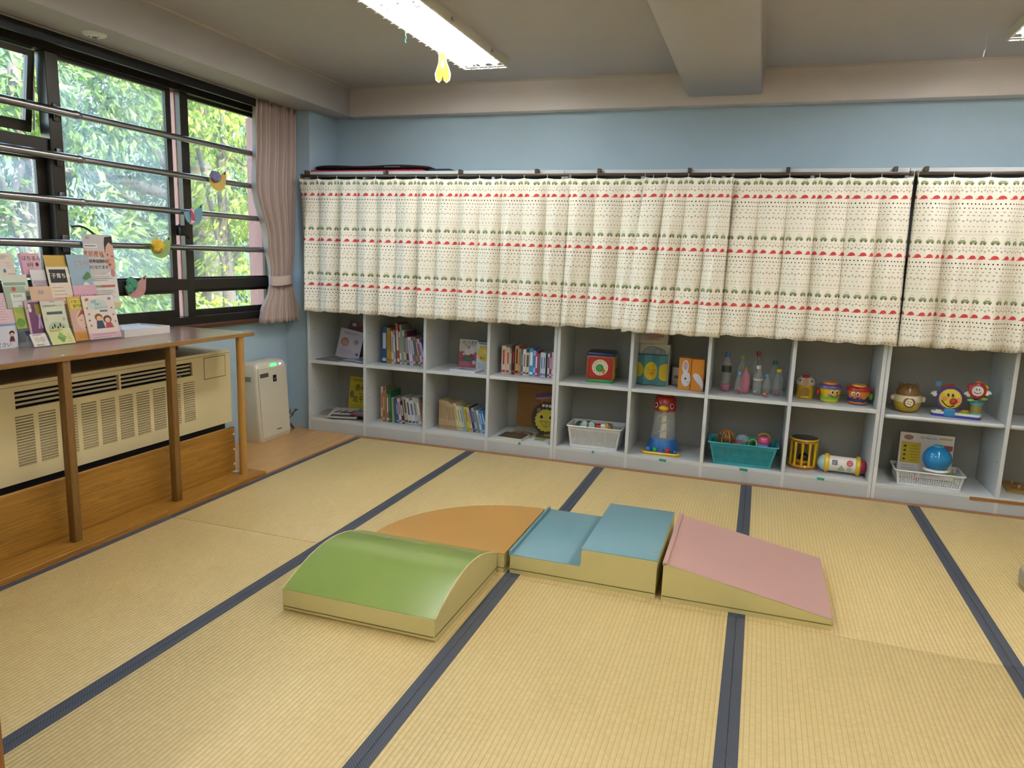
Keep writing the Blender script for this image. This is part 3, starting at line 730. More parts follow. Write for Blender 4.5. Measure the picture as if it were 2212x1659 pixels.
# rails and patterned curtains in front of the bookcases
rail_m = M('brown_rail', '#4b3f33', .35, .4)
def rail(x0, x1, brs, label):
    t = thing('curtain_rail', label, 'curtain rail', ((x0+x1)/2, 4.785, 1.948), group='curtain rails on the bookcases')
    w = x1-x0
    MB().rbox(-w/2, w/2, -.008, .008, -.010, .010, .003, 2).build('rail', rail_m, t, 40)
    for x in brs:
        MB().rbox(-.011, .011, -.006, .040, .010, .040, .003, 1).build('bracket', rail_m, t, loc=(x-(x0+x1)/2, 0, 0))
    for s_ in (-1, 1): MB().rbox(-.012, .012, -.012, .012, -.014, .014, .004, 2).build('end_cap', rail_m, t, 40, loc=(s_*w/2, 0, 0))
rail(-3.30, .755, (-3.27, -2.614, -2.033, -1.481, -1.057, -.483, .093, .673), 'long brown curtain rail over the first two bookcases')
rail(.785, 2.06, (.83, 1.5), 'short brown curtain rail over the third bookcase')
def print_mat():
    k = NT('vehicle_print_cloth'); uv = k.coord('UV'); u, v, _ = k.sep(uv)
    m = k.m
    def lx(p, sh=0.0): return m('MULTIPLY', m('SUBTRACT', m('FRACT', m('ADD', m('DIVIDE', u, p), sh)), .5), p)
    t = m('MULTIPLY', m('FRACT', m('DIVIDE', v, .328)), .328)      # distance below a row of caps
    def dy(c): return m('SUBTRACT', c, t)                          # up positive
    def AND(*a):
        r = a[0]
        for b in a[1:]: r = m('MULTIPLY', r, b)
        return r
    def OR(*a):
        r = a[0]
        for b in a[1:]: r = m('MAXIMUM', r, b)
        return r
    lt = lambda a, b: m('LESS_THAN', a, b); gt = lambda a, b: m('GREATER_THAN', a, b); ab = lambda a: m('ABSOLUTE', a)
    def ell(x, y, a, b): return lt(m('ADD', m('POWER', m('DIVIDE', ab(x), a), 2.0), m('POWER', m('DIVIDE', ab(y), b), 2.0)), 1.0)
    def rect(x, y, a, b): return AND(lt(ab(x), a), lt(ab(y), b))
    def tri(x, y, h, w): return AND(gt(y, -h), lt(y, h), lt(m('ADD', ab(x), m('MULTIPLY', y, w/(4*h))), w/4))
    P = .066
    red = lin('#cf4a4c'); blk = lin('#1d1a1c'); grn = lin('#949d72'); gry = lin('#8b8a74'); mar = lin('#7c3a3c')
    base = k.mix(k.noise(uv, 6, 2), lin('#e6e0cd'), lin('#ece7d8'))
    c = base
    x = lx(P); capy = dy(.028)
    cap = OR(AND(ell(x, capy, .0205, .020), gt(capy, 0.0)), rect(m('ADD', x, .012), m('ADD', capy, .0), .0185, .0022))
    c = k.mix(cap, c, red)
    c = k.mix(ell(lx(P/3, .2), dy(.055), .0042, .0042), c, blk)
    c = k.mix(ell(lx(P/3, .7), dy(.079), .0038, .0034), c, blk)
    ym = dy(.098); c = k.mix(AND(ell(lx(P/2), ym, .0065, .005), lt(ym, 0.0)), c, gry)
    c = k.mix(rect(lx(P/2, .3), dy(.118), .0068, .0014), c, blk)
    def tris(z):
        a = tri(lx(.040), dy(z-.005), .0065, .015); yb_ = dy(z+.006)
        b = tri(lx(.040, .5), m('MULTIPLY', yb_, -1.0), .0065, .015)
        return m('MULTIPLY', OR(a, b), .75)
    c = k.mix(tris(.146), c, gry)
    c = k.mix(rect(lx(P/2.5), dy(.178), .0030, .0018), c, mar)
    xp = lx(P/2.5, .5); yp = dy(.204)
    c = k.mix(OR(rect(xp, yp, .0068, .0011), rect(xp, yp, .0011, .0068)), c, gry)
    c = k.mix(m('MULTIPLY', rect(lx(.006), dy(.222), .0022, .0008), .8), c, gry)
    xc = lx(P, .1); yc = dy(.262)
    roof_y = m('SUBTRACT', yc, .004)
    roof = AND(gt(roof_y, 0.0), ell(xc, roof_y, .0135, .019), m('SUBTRACT', 1.0, ell(xc, roof_y, .0115, .0165)))
    bodyc = OR(AND(ell(xc, m('ADD', yc, .008), .0235, .017), gt(yc, -.008)), rect(xc, m('ADD', yc, .004), .0215, .006))
    c = k.mix(OR(roof, bodyc), c, grn)
    for sx in (-.0125, .0125):
        xw = m('SUBTRACT', xc, sx); yw = m('ADD', yc, .0105)
        c = k.mix(ell(xw, yw, .0058, .0058), c, blk); c = k.mix(ell(xw, yw, .002, .002), c, lin('#d8d4c4'))
    c = k.mix(rect(lx(P/3), dy(.293), .0028, .0018), c, mar)
    c = k.mix(tris(.311), c, gry)
    k.l(c, k.p.inputs['Base Color']); k.p.inputs['Roughness'].default_value = .85
    k.p.inputs['Specular IOR Level'].default_value = .15
    k.bump(k.noise(k.coord(), 900, 1), .06, .001)
    return k.mat
cloth_m = print_mat()
ZT, ZBt = 1.924, .952
def shelf_curtain(x0, x1, bx0, bx1, label, npleat, yoff=0.0, seed=1, drop=0.0, u0=0.0):
    R = random.Random(seed); W = x1-x0
    ph = [R.uniform(-.25, .25) for _ in range(npleat+2)]; am = [R.uniform(.75, 1.25) for _ in range(npleat+2)]
    t = thing('shelf_curtain', label, 'curtain', (x0, 4.765-yoff, ZBt-drop), group='vehicle print curtains over the bookcases')
    nu, nv = npleat*16, 26
    def f(s, v):
        # v 0 at the hem, 1 at the heading
        z = v*(ZT-ZBt+drop); h = 1-v
        a = s*npleat; i = int(min(a, npleat-1e-6)); fr = a-i
        pin = math.exp(-((min(fr, 1-fr))/.085)**2)
        head = max(0.0, 1-h/.14)
        amp = (.010+.027*min(1, h/.55))*am[i]*(1-fr)+(.010+.027*min(1, h/.55))*am[i+1]*fr
        sk = fr+.16*math.sin(PI*fr)*(ph[i]*2)                       # each fold leans a little to one side
        bell = math.sin(PI*min(max(sk, 0), 1))**.75
        y = amp*(.9-2.0*bell)                                       # cloth bellies out between the pinched pleats
        y += (.013*math.sin(2*PI*a*1.5+seed)+.008*math.sin(2*PI*a*.5+seed*2))*h
        y -= .020*pin*head
        xx = x0+s*W; xb = bx0+s*(bx1-bx0)
        x = xx*(1-h)+xb*h+.010*math.sin(2*PI*a+.8)*h
        zz = z-(.006*(1-pin)*math.sin(PI*fr) if v == 1 else .006*math.sin(PI*fr)*head)-(.010*math.cos(2*PI*a)*(.6 if v < .03 else 0))
        return (x-x0, y, zz)
    m = MB().grid(f, nu, nv)
    ref = [f(i/nu, .45) for i in range(nu+1)]; arc = [0.0]
    for a, b_ in zip(ref, ref[1:]): arc.append(arc[-1]+math.hypot(b_[0]-a[0], b_[1]-a[1]))
    m.uv = [(arc[i]+u0, (ZT-(ZBt-drop+(j/nv)*(ZT-ZBt+drop)))+.328*2-.118+.028) for j in range(nv+1) for i in range(nu+1)]
    o = m.build('cloth', cloth_m, t, 80, fix=False)
    sd = o.modifiers.new('thickness', 'SOLIDIFY'); sd.thickness = .0016
    hk = None
    for i in range(npleat+1):
        p = f(min(i/npleat, 1), 1)
        if hk is None: hk = MB().cyl((0, 0, -.012), (0, .0, .022), .002, n=6).build('hook', M('hook_white', '#c9c4b4', .4), t, loc=(p[0], p[1]+.006, p[2]))
        else: copy_part(hk, t, (p[0], p[1]+.006, p[2]))
    return t
shelf_curtain(-3.312, -1.236, -3.318, -1.276, 'vehicle print curtain hanging next to window corner', 13, 0, 1)
shelf_curtain(-1.244, -.70, -1.285, -.76, 'narrow vehicle print curtain partly tucked behind its neighbour', 3, .004, 2, -.008, u0=.4)
shelf_curtain(-.745, -.215, -.855, -.228, 'vehicle print curtain with slanted edge above rabbit blocks', 4, .045, 3, .0, .2)
shelf_curtain(-.225, .765, -.25, .786, 'vehicle print curtain hanging above bottles and drums', 6, .002, 4, -.012, .7)
shelf_curtain(.786, 2.03, .787, 2.03, 'vehicle print curtain on short rail above flower toy', 7, .006, 5, -.016, .1)

# bags lying on the bookcase
bz = 1.984
tag(MB().rbox(-.56, .50, -.12, .12, 0, .022, .010, 3).build('red_mat', M('red_vinyl', '#b02f3d', .5, 0, .1), smooth=50, loc=(-2.87, 5.03, bz)), 'thin red folded mat lying on top of bookcase', 'mat')
bm_ = MB()
def bag(u, v):
    a = 2*PI*u; x = -.50+1.0*v; e = (1-abs(2*v-1)**8)**.35 if 0 < v < 1 else 0
    return (x, .105*math.cos(a)*e, .020+.019*math.sin(a)*e+.004*math.sin(v*11)*(1 if math.sin(a) > 0 else 0))
bm_.grid(bag, 20, 24)
bg_ = thing('black_bag', 'long flat black fabric bag on top of bookcase', 'bag', (-2.83, 5.02, bz+.023))
bm_.build('body', M('black_fabric', '#15151a', .7, 0, .2, 40), bg_, 60)
MB().rbox(.14, .27, -.106, -.100, .016, .022, .002, 1).build('zip_tag', M('zip_grey', '#6a6763', .5), bg_)
tag(MB().rbox(-.09, .09, -.10, .10, 0, .032, .012, 3).build('blue_pouch', M('navy_fabric', '#1c2233', .75, 0, .1), smooth=50, loc=(-2.27, 5.06, bz)), 'small navy pouch beside black bag on bookcase', 'pouch')
# ------------------------------------------------------------------ soft play blocks on the tatami
side_m = M('vinyl_cream', '#cbc083', .42, 0, .05, 6, coat=.15)
seam_m = M('seam_dark', '#6e6430', .6)
def vinyl(name, col): return M(name, col, .30, 0, .04, 5, bump=.05, bscale=9, coat=.2)
def rounded(poly, r=.012, n=4):
    out = []; N = len(poly)
    for i in range(N):
        p = Vector(poly[i]); a = (Vector(poly[i-1])-p); b = (Vector(poly[(i+1) % N])-p)
        rr = min(r, a.length*.45, b.length*.45); a = p+a.normalized()*rr; b = p+b.normalized()*rr
        for k in range(n+1):
            t = k/n; q = a*(1-t)**2+p*2*t*(1-t)+b*t*t; out.append((q.x, q.y))
    return out
def seam_loop(pts, z, t, r=.0022):
    MB().tube([(x, y, z) for x, y in pts], r, 6, closed=True).build('seam', seam_m, t, 60)
g = M('vinyl_green', '#869a4c', .22, 0, .05, 4, bump=.06, bscale=7, coat=.3)
# green arch
t = thing('play_block', 'green arched soft vinyl play block on tatami', 'play block', (-1.347, 2.583, 0), group='soft play blocks')
hx, hy = .327, .332
arc = [(-hy+2*hy*i/28, .090+.083*math.sin(PI*(i/28))**.9) for i in range(29)]
pr = [(-hy+.010, 0), (-hy, .012)]+arc+[(hy, .012), (hy-.010, 0)]
MB().prism(pr, -hx, hx, 'yz').build('body', side_m, t, 35)
cov = MB().grid(lambda u, v: ((-hx+.001+2*(hx-.001)*u), arc[int(round(v*28))][0]*.998, arc[int(round(v*28))][1]+.0025+.002*math.sin(u*PI)*math.sin(v*PI)), 16, 28)
cov.build('cover', g, t, 50)
for sx in (-1, 1): MB().tube([(sx*hx, y, z+.001) for y, z in arc], .003, 6).build('piping', side_m, t, 60)
seam_loop(rounded([(-hx-.0005, -hy-.0005), (hx+.0005, -hy-.0005), (hx+.0005, hy+.0005), (-hx-.0005, hy+.0005)], .01), .022, t)
# orange quarter disc
t = thing('play_block', 'orange quarter-circle soft vinyl play block on tatami', 'play block', (-.985, 2.918, 0), group='soft play blocks')
q = [(-.006, .004)]+[(-.655*math.cos(a)-.004, .655*math.sin(a)+.004) for a in [i*PI/2/30 for i in range(31)]]
q = [(-.004, .004), (-.655, .004)]+[(-.004-.651*math.cos(a), .004+.651*math.sin(a)) for a in [i*PI/2/30 for i in range(1, 31)]]
MB().prism(q, 0, .086, 'xy').build('body', side_m, t, 35)
MB().prism([(x*.997, y*.997+.001) for x, y in q], .0855, .0895, 'xy').build('cover', vinyl('vinyl_orange', '#bb8c47'), t, 35)
seam_loop([(x, y) for x, y in q], .022, t); 
# blue step
bl = vinyl('vinyl_blue', '#71999f')
t = thing('play_block', 'blue two-step soft vinyl play block on tatami', 'play block', (-.638, 3.255, 0), group='soft play blocks')
hx, hy = .325, .325
st = rounded([(-hx, 0), (hx, 0), (hx, .165), (0, .165), (-.002, .087), (-hx, .087)], .010)
MB().prism(st, -hy, hy, 'xz').build('body', side_m, t, 35)
MB().rbox(-hx, -.004, -hy, hy, .0855, .0905, .002, 2).build('low_cover', bl, t, 40)
MB().rbox(-.002, hx, -hy, hy, .1635, .1685, .002, 2).rbox(-.004, .001, -hy+.004, hy, .092, .163, .001, 1).build('high_cover', bl, t, 40)
MB().rbox(-hx-.006, -hx+.004, -hy, hy, .080, .106, .003, 2).build('flap', bl, t, 40)
seam_loop(rounded([(-hx-.0005, -hy-.0005), (hx+.0005, -hy-.0005), (hx+.0005, hy+.0005), (-hx-.0005, hy+.0005)], .01), .022, t)
# pink ramp
t = thing('play_block', 'pink sloping ramp soft vinyl play block on tatami', 'play block', (.045, 3.245, 0), group='soft play blocks')
hx, hy = .331, .322
rp = rounded([(-hx, 0), (hx, 0), (hx, .044), (-hx, .164)], .008)
MB().prism(rp, -hy, hy, 'xz').build('body', side_m, t, 35)
pk = vinyl('vinyl_pink', '#c2998e')
sl_ = (.044-.164)/(2*hx)
MB().grid(lambda u, v: (-hx+2*hx*u, -hy+2*hy*v, .1655+sl_*2*hx*u+.003*math.sin(PI*u)*math.sin(PI*v)), 14, 14).build('cover', pk, t, 50)
MB().rbox(-hx-.004, -hx+.016, -hy, hy, .155, .171, .003, 2).build('flap', pk, t, 40)
seam_loop(rounded([(-hx-.0005, -hy-.0005), (hx+.0005, -hy-.0005), (hx+.0005, hy+.0005), (-hx-.0005, hy+.0005)], .01), .022, t)
# edge of a pale block just entering the picture
tag(MB().rbox(-.25, .25, -.25, .25, 0, .10, .03, 4).build('floor_cushion', M('cushion_grey', '#a89f88', .6, 0, .05), smooth=50, loc=(1.478, 3.50, 0)), 'pale grey floor cushion at the picture edge by tatami', 'cushion')
# ------------------------------------------------------------------ books and magazines in the first bookcase
ORD = ['first', 'second', 'third', 'fourth', 'fifth', 'sixth', 'seventh', 'eighth', 'ninth', 'tenth', 'eleventh', 'twelfth', 'thirteenth', 'fourteenth', 'fifteenth',
       'sixteenth', 'seventeenth', 'eighteenth', 'nineteenth', 'twentieth', 'twenty-first', 'twenty-second', 'twenty-third', 'twenty-fourth']
page_m = M('book_pages', '#cfc7b0', .85, 0, .08, 90)
def book(x, y, z, th, h, d, tilt, col, band, label, group):
    """spine faces the room; x is the low corner on the window side, tilt leans the top toward the window"""
    t = thing('book', label, 'book', (x, y, z), group=group); t.rotation_euler = (0, -tilt, 0)
    c = M('cover_'+col, col, .4, 0, .05, 30); k = .0016
    MB().box(0, k, 0, d, 0, h).box(th-k, th, 0, d, 0, h).box(k, th-k, 0, k, 0, h).build('cover', c, t)
    MB().box(k, th-k, k, d-.004, .003, h-.004).build('pages', page_m, t)
    if band:
        MB().box(th*(.30-.12*((int(x*997)) % 2)), th*(.70+.12*((int(x*997)) % 2)), -.0006, .0002, h*(.34+.02*(int(x*991) % 4)), h*(.80+.03*(int(x*983) % 4))).build('spine_title', M('cover_'+band, band, .4, 0, .05, 30), t)
        MB().box(th*.12, th*.88, -.0006, .0002, h*.06, h*.14).build('spine_mark', M('cover_'+band, band, .4, 0, .05, 30), t)
def row(x, y, z, books, where, group, k=1.0):
    """books: (colour word, colour, band, thickness, height, tilt degrees)"""
    n = len(books); i = 0
    for (w, col, band, th, h, tl) in books:
        th *= k; h *= 1.05
        a = math.radians(tl)
        book(x, y+rnd.uniform(-.004, .004), z+.0005, th, h, .165 if h > .2 else .14, a, col, band,
             '%s book, %s from the window end of %s' % (w, ORD[i], where), group)
        nxt = books[i+1][5] if i+1 < n else tl
        x += th/math.cos(a)+.0012+max(0, .016*math.sin(math.radians(nxt-tl)))
        i += 1
    return x
row(-2.742, 4.985, ZM[1], [('tall blue', '#1d4e7c', '#b9c4cf', .034, .270, 0), ('mustard', '#b0831f', '#8f6a1c', .020, .262, 0), ('olive yellow', '#a8973a', '#7d6f2a', .014, .245, 1),
    ('pale pink', '#c8b8bb', '#9a6a7a', .013, .238, 2), ('grey', '#9b928b', '#d0cbc4', .011, .250, 2.5), ('thin teal', '#1f6a66', None, .009, .205, 3),
    ('tall brick red', '#a4452f', '#d9c7a9', .018, .300, 3.5), ('narrow white', '#d5d0c6', '#7a7f99', .011, .240, 4), ('tall grey green', '#8a9080', None, .013, .292, 4.5), ('pale green', '#a2b391', '#6f8060', .021, .252, 5),
    ('maroon', '#6b2644', '#a8909c', .017, .246, 6), ('white and grey', '#c6c6c8', '#8fa0a0', .024, .206, 7), ('mauve', '#8a6470', '#bdaab0', .016, .212, 8),
    ('tan and teal', '#8d866c', '#1d6b5d', .017, .210, 9), ('red brown', '#a45a44', '#c9b07a', .014, .200, 10), ('lilac white', '#c4b8cd', '#7a5a92', .016, .200, 12), ('purple', '#5f4278', '#c9bfd6', .015, .196, 13)],
    'upper row in second bay', 'books in upper second bay', 1.25)
row(-2.742, 4.965, ZLo, [('tall cream', '#bdb299', '#8d6a52', .013, .262, 0), ('rust brown', '#9a5a34', '#c0a183', .014, .236, .5), ('tall olive', '#7d7a52', None, .009, .270, 1), ('red and white', '#b3605a', '#d4cfc4', .014, .212, 1.5),
    ('dark green', '#1f5a3c', '#3d7a56', .018, .240, 2), ('sage green', '#8f9a76', None, .016, .190, 3), ('charcoal', '#4a4a46', None, .014, .178, 4), ('blue', '#2f5d8e', '#7fb0cf', .015, .176, 6), ('pink white', '#cdb9bd', '#8f4a66', .016, .188, 7),
    ('black striped', '#2a2826', '#b9b4a8', .015, .168, 7.5), ('grey white', '#a9a79c', '#5a4a3c', .024, .204, 8), ('white and brown', '#c9c6bd', '#4d3b2a', .020, .198, 9), ('white blue lettered', '#c6ccd6', '#2f4f9a', .021, .182, 10),
    ('pale grey', '#b4b3ae', '#7d7a74', .020, .206, 10), ('silver grey', '#a8a8a6', '#d0cfca', .017, .205, 10), ('brown spined', '#7d5a4a', None, .014, .204, 10.5)],
    'lower row in second bay', 'books in lower second bay', 1.38)
tan = [('tan', '#b09a78', '#8f7a5a', .0135, .214-.003*i, 0 if i < 5 else 5+i*.6) for i in range(9)]
row(-2.236, 4.955, ZLo, tan+[('pale yellow', '#c9bf8c', '#a39a6a', .022, .196, 12), ('cream', '#cfc7a6', '#9c946c', .020, .182, 13), ('pale aqua', '#a9b9b4', '#6f8f8f', .019, .182, 13), ('grey green', '#8f9683', None, .016, .186, 13.5),
    ('bright yellow', '#c3b11f', '#8d7f16', .017, .180, 14), ('pink cream', '#cdb7a9', '#a86a5a', .015, .178, 14), ('navy', '#22304f', '#5a6a8f', .017, .184, 14), ('lilac grey', '#a5a3b0', '#6a6580', .018, .178, 14),
    ('teal green', '#5d8f86', None, .013, .165, 14), ('white', '#c4c8ca', '#8b9aa8', .015, .165, 14.5), ('bright blue', '#2a7fc0', '#a9cbe6', .016, .166, 15), ('sky blue', '#4f97cc', '#dbe6ee', .012, .165, 15)],
    'lower row in third bay', 'books in lower third bay', 1.12)
row(-1.748, 4.965, ZM[1], [('white red banded', '#c9c0b2', '#a82a22', .032, .196, 0), ('cream red topped', '#c7b89c', '#a83a36', .027, .188, 0), ('grey', '#8f8c86', '#c8b9b4', .014, .182, 0), ('black and red', '#2c2422', '#a8302a', .022, .200, 0),
    ('orange black footed', '#c98a58', '#2b211c', .026, .202, 0), ('tan', '#a88a5c', '#7a6240', .016, .184, 0), ('slate blue', '#4d6f8f', '#8fa9c0', .015, .178, 0), ('white red lettered', '#d0cbbe', '#9a4a3c', .021, .182, 0),
    ('cream', '#cfc49f', '#4a463c', .022, .160, 0), ('sky blue', '#3f93bf', '#dfe6e6', .028, .192, 0), ('blue white', '#9fb6cc', '#3b62a0', .015, .178, 0), ('magenta', '#b03f78', '#e0c0d0', .015, .172, 0), ('brown', '#7d6058', None, .018, .158, 0),
    ('white blue footed', '#c9ced6', '#3f6fb5', .019, .168, 0), ('white navy footed', '#c4c9d2', '#54719f', .018, .168, 0), ('black', '#262426', None, .013, .150, 0), ('white', '#cfcfcf', '#8a2f4a', .014, .164, 0), ('wine red', '#8f2c48', '#e0d4d6', .012, .164, 0),
    ('white pink lettered', '#d0c9cc', '#c07a94', .014, .176, 0), ('tall white', '#d3d6da', '#8fa6c4', .018, .194, 0)],
    'upper row in fourth bay', 'books in upper fourth bay', 1.03)

# single magazines: a sheet body with printed pieces on its cover
INK = {}
def ink(col): return M('ink_'+col, col, .5, 0, .03, 40)
def sheet(name, label, cat, w, h, th, col, prints, group=None, pages=True):
    """upright sheet or booklet, face toward -y, origin at the middle of its foot; prints: ('r',x0,x1,z0,z1,col) ('e',x,z,rx,rz,col) ('t',text,size,x,z,col)"""
    t = thing(name, label, cat, group=group)
    MB().rbox(-w/2, w/2, 0, th, 0, h, min(.001, th*.3), 1).build('sheet' if not pages else 'cover', M('paper_'+col, col, .45, 0, .04, 25), t)
    d = 0
    for p in prints:
        y1 = -.0002-.0002*d; y0 = y1-.0003; d += 1
        if p[0] == 'r': MB().box(p[1]*w, p[2]*w, y0, y1, p[3]*h, p[4]*h).build('printed_panel', ink(p[5]), t)
        elif p[0] == 'e': MB().ell(p[1]*w, p[2]*h, p[3]*w, p[4]*h, y0, y1, 18).build('printed_shape', ink(p[5]), t)
        elif p[0] == 'p': MB().prism([(a*w, b*h) for a, b in p[1]], y0, y1).build('printed_shape', ink(p[2]), t)
        elif p[0] == 't': MB().text(p[1], p[2]*h, (p[3]*w, y0, p[4]*h), mi=0).build('lettering', ink(p[5]), t)
        elif p[0] == 'l':     # lines of small print
            m = MB(); n = p[5]
            for i in range(n):
                zz = p[3]*h+(p[4]-p[3])*h*i/max(1, n-1); m.box(p[1]*w, p[1]*w+(p[2]-p[1])*w*(.72+.28*((i*37) % 10)/10), y0, y1, zz-.0012, zz+.0012)
            o = m.build('small_print', ink(p[6]), t); o['kind'] = 'stuff'
    return t
def pose(t, loc, lean=0.0, rz=0.0, roll=0.0):
    """lean tips the top backward"""
    t.rotation_mode = 'XYZ'; t.location = loc
    t.rotation_euler = (Matrix.Rotation(rz, 3, 'Z') @ Matrix.Rotation(-lean, 3, 'X') @ Matrix.Rotation(roll, 3, 'Y')).to_euler()
    return t
def flat(t, loc, rz=0.0, tip=0.0):
    t.location = loc; t.rotation_euler = (Matrix.Rotation(rz, 3, 'Z') @ Matrix.Rotation(-PI/2+tip, 3, 'X')).to_euler(); return t
zu, zl = ZM[1], ZLo
pose(sheet('magazine', 'magazine with red floral cover behind baby magazine in upper first bay', 'magazine', .215, .290, .006, '#6a4a45',
     [('e', -.3, .9, .1, .05, '#c9b7a8'), ('e', -.05, .93, .09, .05, '#a8473f'), ('e', .2, .9, .1, .05, '#d0c0b2'), ('e', .38, .85, .08, .05, '#9a3a36'), ('e', .05, .85, .1, .04, '#7d2f2c')]), (-3.055, 5.10, zu), .16, 0, .16)
pose(sheet('magazine', 'white magazine with two baby heads in upper first bay', 'magazine', .215, .235, .005, '#b3a9ae',
     [('e', -.22, .55, .17, .15, '#9a6a52'), ('e', -.2, .53, .12, .10, '#b98468'), ('e', .26, .62, .10, .09, '#a58a80'), ('e', .25, .64, .06, .05, '#8c6c60'), ('l', -.32, .36, .84, .88, 2, '#4a4448'), ('e', .38, .22, .06, .05, '#4a4488'), ('l', -.35, .3, .15, .3, 4, '#8d858c')]), (-3.085, 5.03, zu), .16, 0, .16)
flat(sheet('magazine', 'dark open magazine lying flat on upper first shelf', 'magazine', .22, .26, .006, '#6d655d', [('r', -.4, .1, .3, .8, '#8c7f70'), ('r', .15, .45, .2, .7, '#564e48'), ('l', -.35, .3, .1, .25, 4, '#a59c90')]), (-3.16, 4.86, zu+.0066), -.15)
flat(sheet('magazine', 'pale magazine lying askew on upper first shelf', 'magazine', .21, .27, .006, '#9fa5ac', [('r', -.1, .42, .15, .55, '#5c6a76'), ('e', .05, .7, .2, .14, '#c7ccd2')]), (-2.955, 4.885, zu+.0128), -.35)
pose(sheet('magazine', 'yellow town magazine with black lettering in lower first bay', 'magazine', .215, .305, .006, '#b7ab22',
     [('r', -.36, .36, .88, .94, '#a0861a'), ('t', '赤羽', .21, .05, .70, '#1e1c12'), ('t', 'VS', .10, .05, .54, '#2a2614'), ('t', '北千住', .19, .08, .39, '#1e1c12'), ('e', -.36, .52, .10, .10, '#7a6a3a'), ('e', .1, .72, .05, .03, '#8a3a2a'), ('l', -.38, .3, .10, .24, 5, '#8d7f1c')]), (-3.02, 5.10, zl), .12, -.12)
pose(sheet('magazine', 'green glossy magazine leaning beside yellow town magazine', 'magazine', .15, .24, .005, '#3d8a72', [('r', -.5, .5, .0, .2, '#c9a7a4'), ('e', 0, .6, .3, .15, '#6fb09a')]), (-2.895, 5.03, zl), .25, -.35)
flat(sheet('newspaper', 'folded newspaper lying at window end of lower first bay', 'newspaper', .26, .24, .012, '#a59f92', [('r', -.42, -.05, .2, .9, '#8a857a'), ('l', .02, .42, .1, .9, 12, '#6e6a62'), ('r', .02, .42, .6, .85, '#77726a')]), (-3.14, 4.885, zl+.0125), .35, .06)
flat(sheet('magazine', 'white magazine with brushed black lettering in lower first bay', 'magazine', .24, .22, .010, '#b9b4a8', [('p', [(-.4, .45), (-.2, .7), (-.15, .66), (-.32, .42)], '#1f1d1a'), ('p', [(-.2, .42), (.0, .72), (.06, .66), (-.1, .40)], '#1f1d1a'), ('p', [(-.05, .48), (.22, .56), (.24, .48), (-.02, .40)], '#1f1d1a'), ('p', [(.12, .42), (.24, .72), (.3, .70), (.2, .40)], '#1f1d1a'), ('r', -.4, .4, .05, .25, '#4a4640')]), (-3.03, 4.862, zl+.0232), .25, .14)
flat(sheet('magazine', 'red and teal magazine on top of lower first bay pile', 'magazine', .15, .19, .008, '#8f3a44', [('r', -.4, .4, .1, .45, '#5f8a8c'), ('r', -.4, .2, .55, .7, '#c9c2b4')]), (-2.905, 4.90, zl+.045), -.15, .16)
# third bay upper
pose(sheet('book', 'pink and white book with white animal cover in third bay', 'book', .150, .215, .014, '#c9c3b4',
     [('r', -.5, .5, 0, .56, '#a8545c'), ('e', .08, .58, .28, .17, '#d3cfc4'), ('e', .02, .72, .1, .06, '#b39a8c'), ('e', .04, .33, .34, .12, '#4a6a52'), ('e', .2, .42, .12, .08, '#a02a3c'), ('e', -.22, .48, .055, .04, '#e6d3a4'), ('t', 'ぼっち育児', .115, .07, .89, '#1c1a1a'), ('t', '楽しんでます', .07, .1, .80, '#3a3436'), ('e', .36, .2, .1, .075, '#cbb9b2'), ('l', -.42, .25, .06, .2, 4, '#d3a9aa')], pages=False), (-2.075, 5.10, zu), .12, -.03)
pose(sheet('book', 'white book with yellow circle and red lettering in third bay', 'book', .150, .205, .014, '#cfcfca',
     [('e', -.05, .60, .40, .30, '#d9b925'), ('t', '子どもの', .12, -.05, .82, '#b03a2a'), ('t', 'こねん', .15, -.05, .63, '#e6dfcf'), ('t', '答えて', .12, -.05, .42, '#1d1b18'), ('l', -.4, .4, .06, .25, 6, '#8f9aa8'), ('r', -.4, .4, .93, .97, '#4a4a4a')], pages=False), (-1.915, 5.055, zu), .12, -.08)
flat(sheet('book', 'thin white book lying flat before pink book in third bay', 'book', .21, .15, .013, '#c9ccd2', [('r', -.3, .3, .25, .8, '#8f7f84'), ('r', -.1, .25, .4, .7, '#b9aeb2')], pages=False), (-2.02, 4.875, zu+.0135), -.08)
# fourth bay lower
bo = sheet('picture_board', 'brown cardboard picture board with smiling sun in fourth bay', 'picture board', .345, .325, .008, '#8f6430',
     [('e', .18, .56, .16, .17, '#b5791f'), ('e', .10, .60, .022, .026, '#2c1d10'), ('e', .23, .60, .022, .026, '#2c1d10'), ('e', .04, .52, .04, .035, '#a85a3a'), ('e', .30, .52, .04, .035, '#a85a3a'), ('e', .17, .515, .05, .02, '#6b3c1c'), ('e', .17, .525, .055, .02, '#b5791f'),
      ('p', [(-.1, .78), (.34, .86), (.36, .76), (-.08, .68)], '#6a4a78'), ('p', [(-.08, .69), (.36, .77), (.35, .72), (-.07, .645)], '#b98aa0'), ('p', [(-.06, .66), (-.02, .66), (.0, .58), (-.04, .58)], '#a0473c'),
      ('e', .43, .68, .10, .15, '#b9a888'), ('e', .40, .84, .06, .05, '#7a4a2c'), ('e', .42, .68, .04, .06, '#8a6a3c'), ('l', -.42, -.12, .55, .9, 5, '#7d5420'), ('l', -.42, .1, .36, .5, 3, '#7d5420')], pages=False)
pose(bo, (-1.515, 5.185, zl+.036), .08, .02)
tag(MB().rbox(-.15, .15, -.05, .05, 0, .0355, .003, 1).build('picture_book', M('paper_#8f8a78', '#8f8a78', .5), loc=(-1.53, 5.195, zl)), 'thick flat picture book under the brown picture board', 'picture book')
lb_ = thing('lion_picture', 'round dark picture of yellow smiling lion in fourth bay', 'picture')
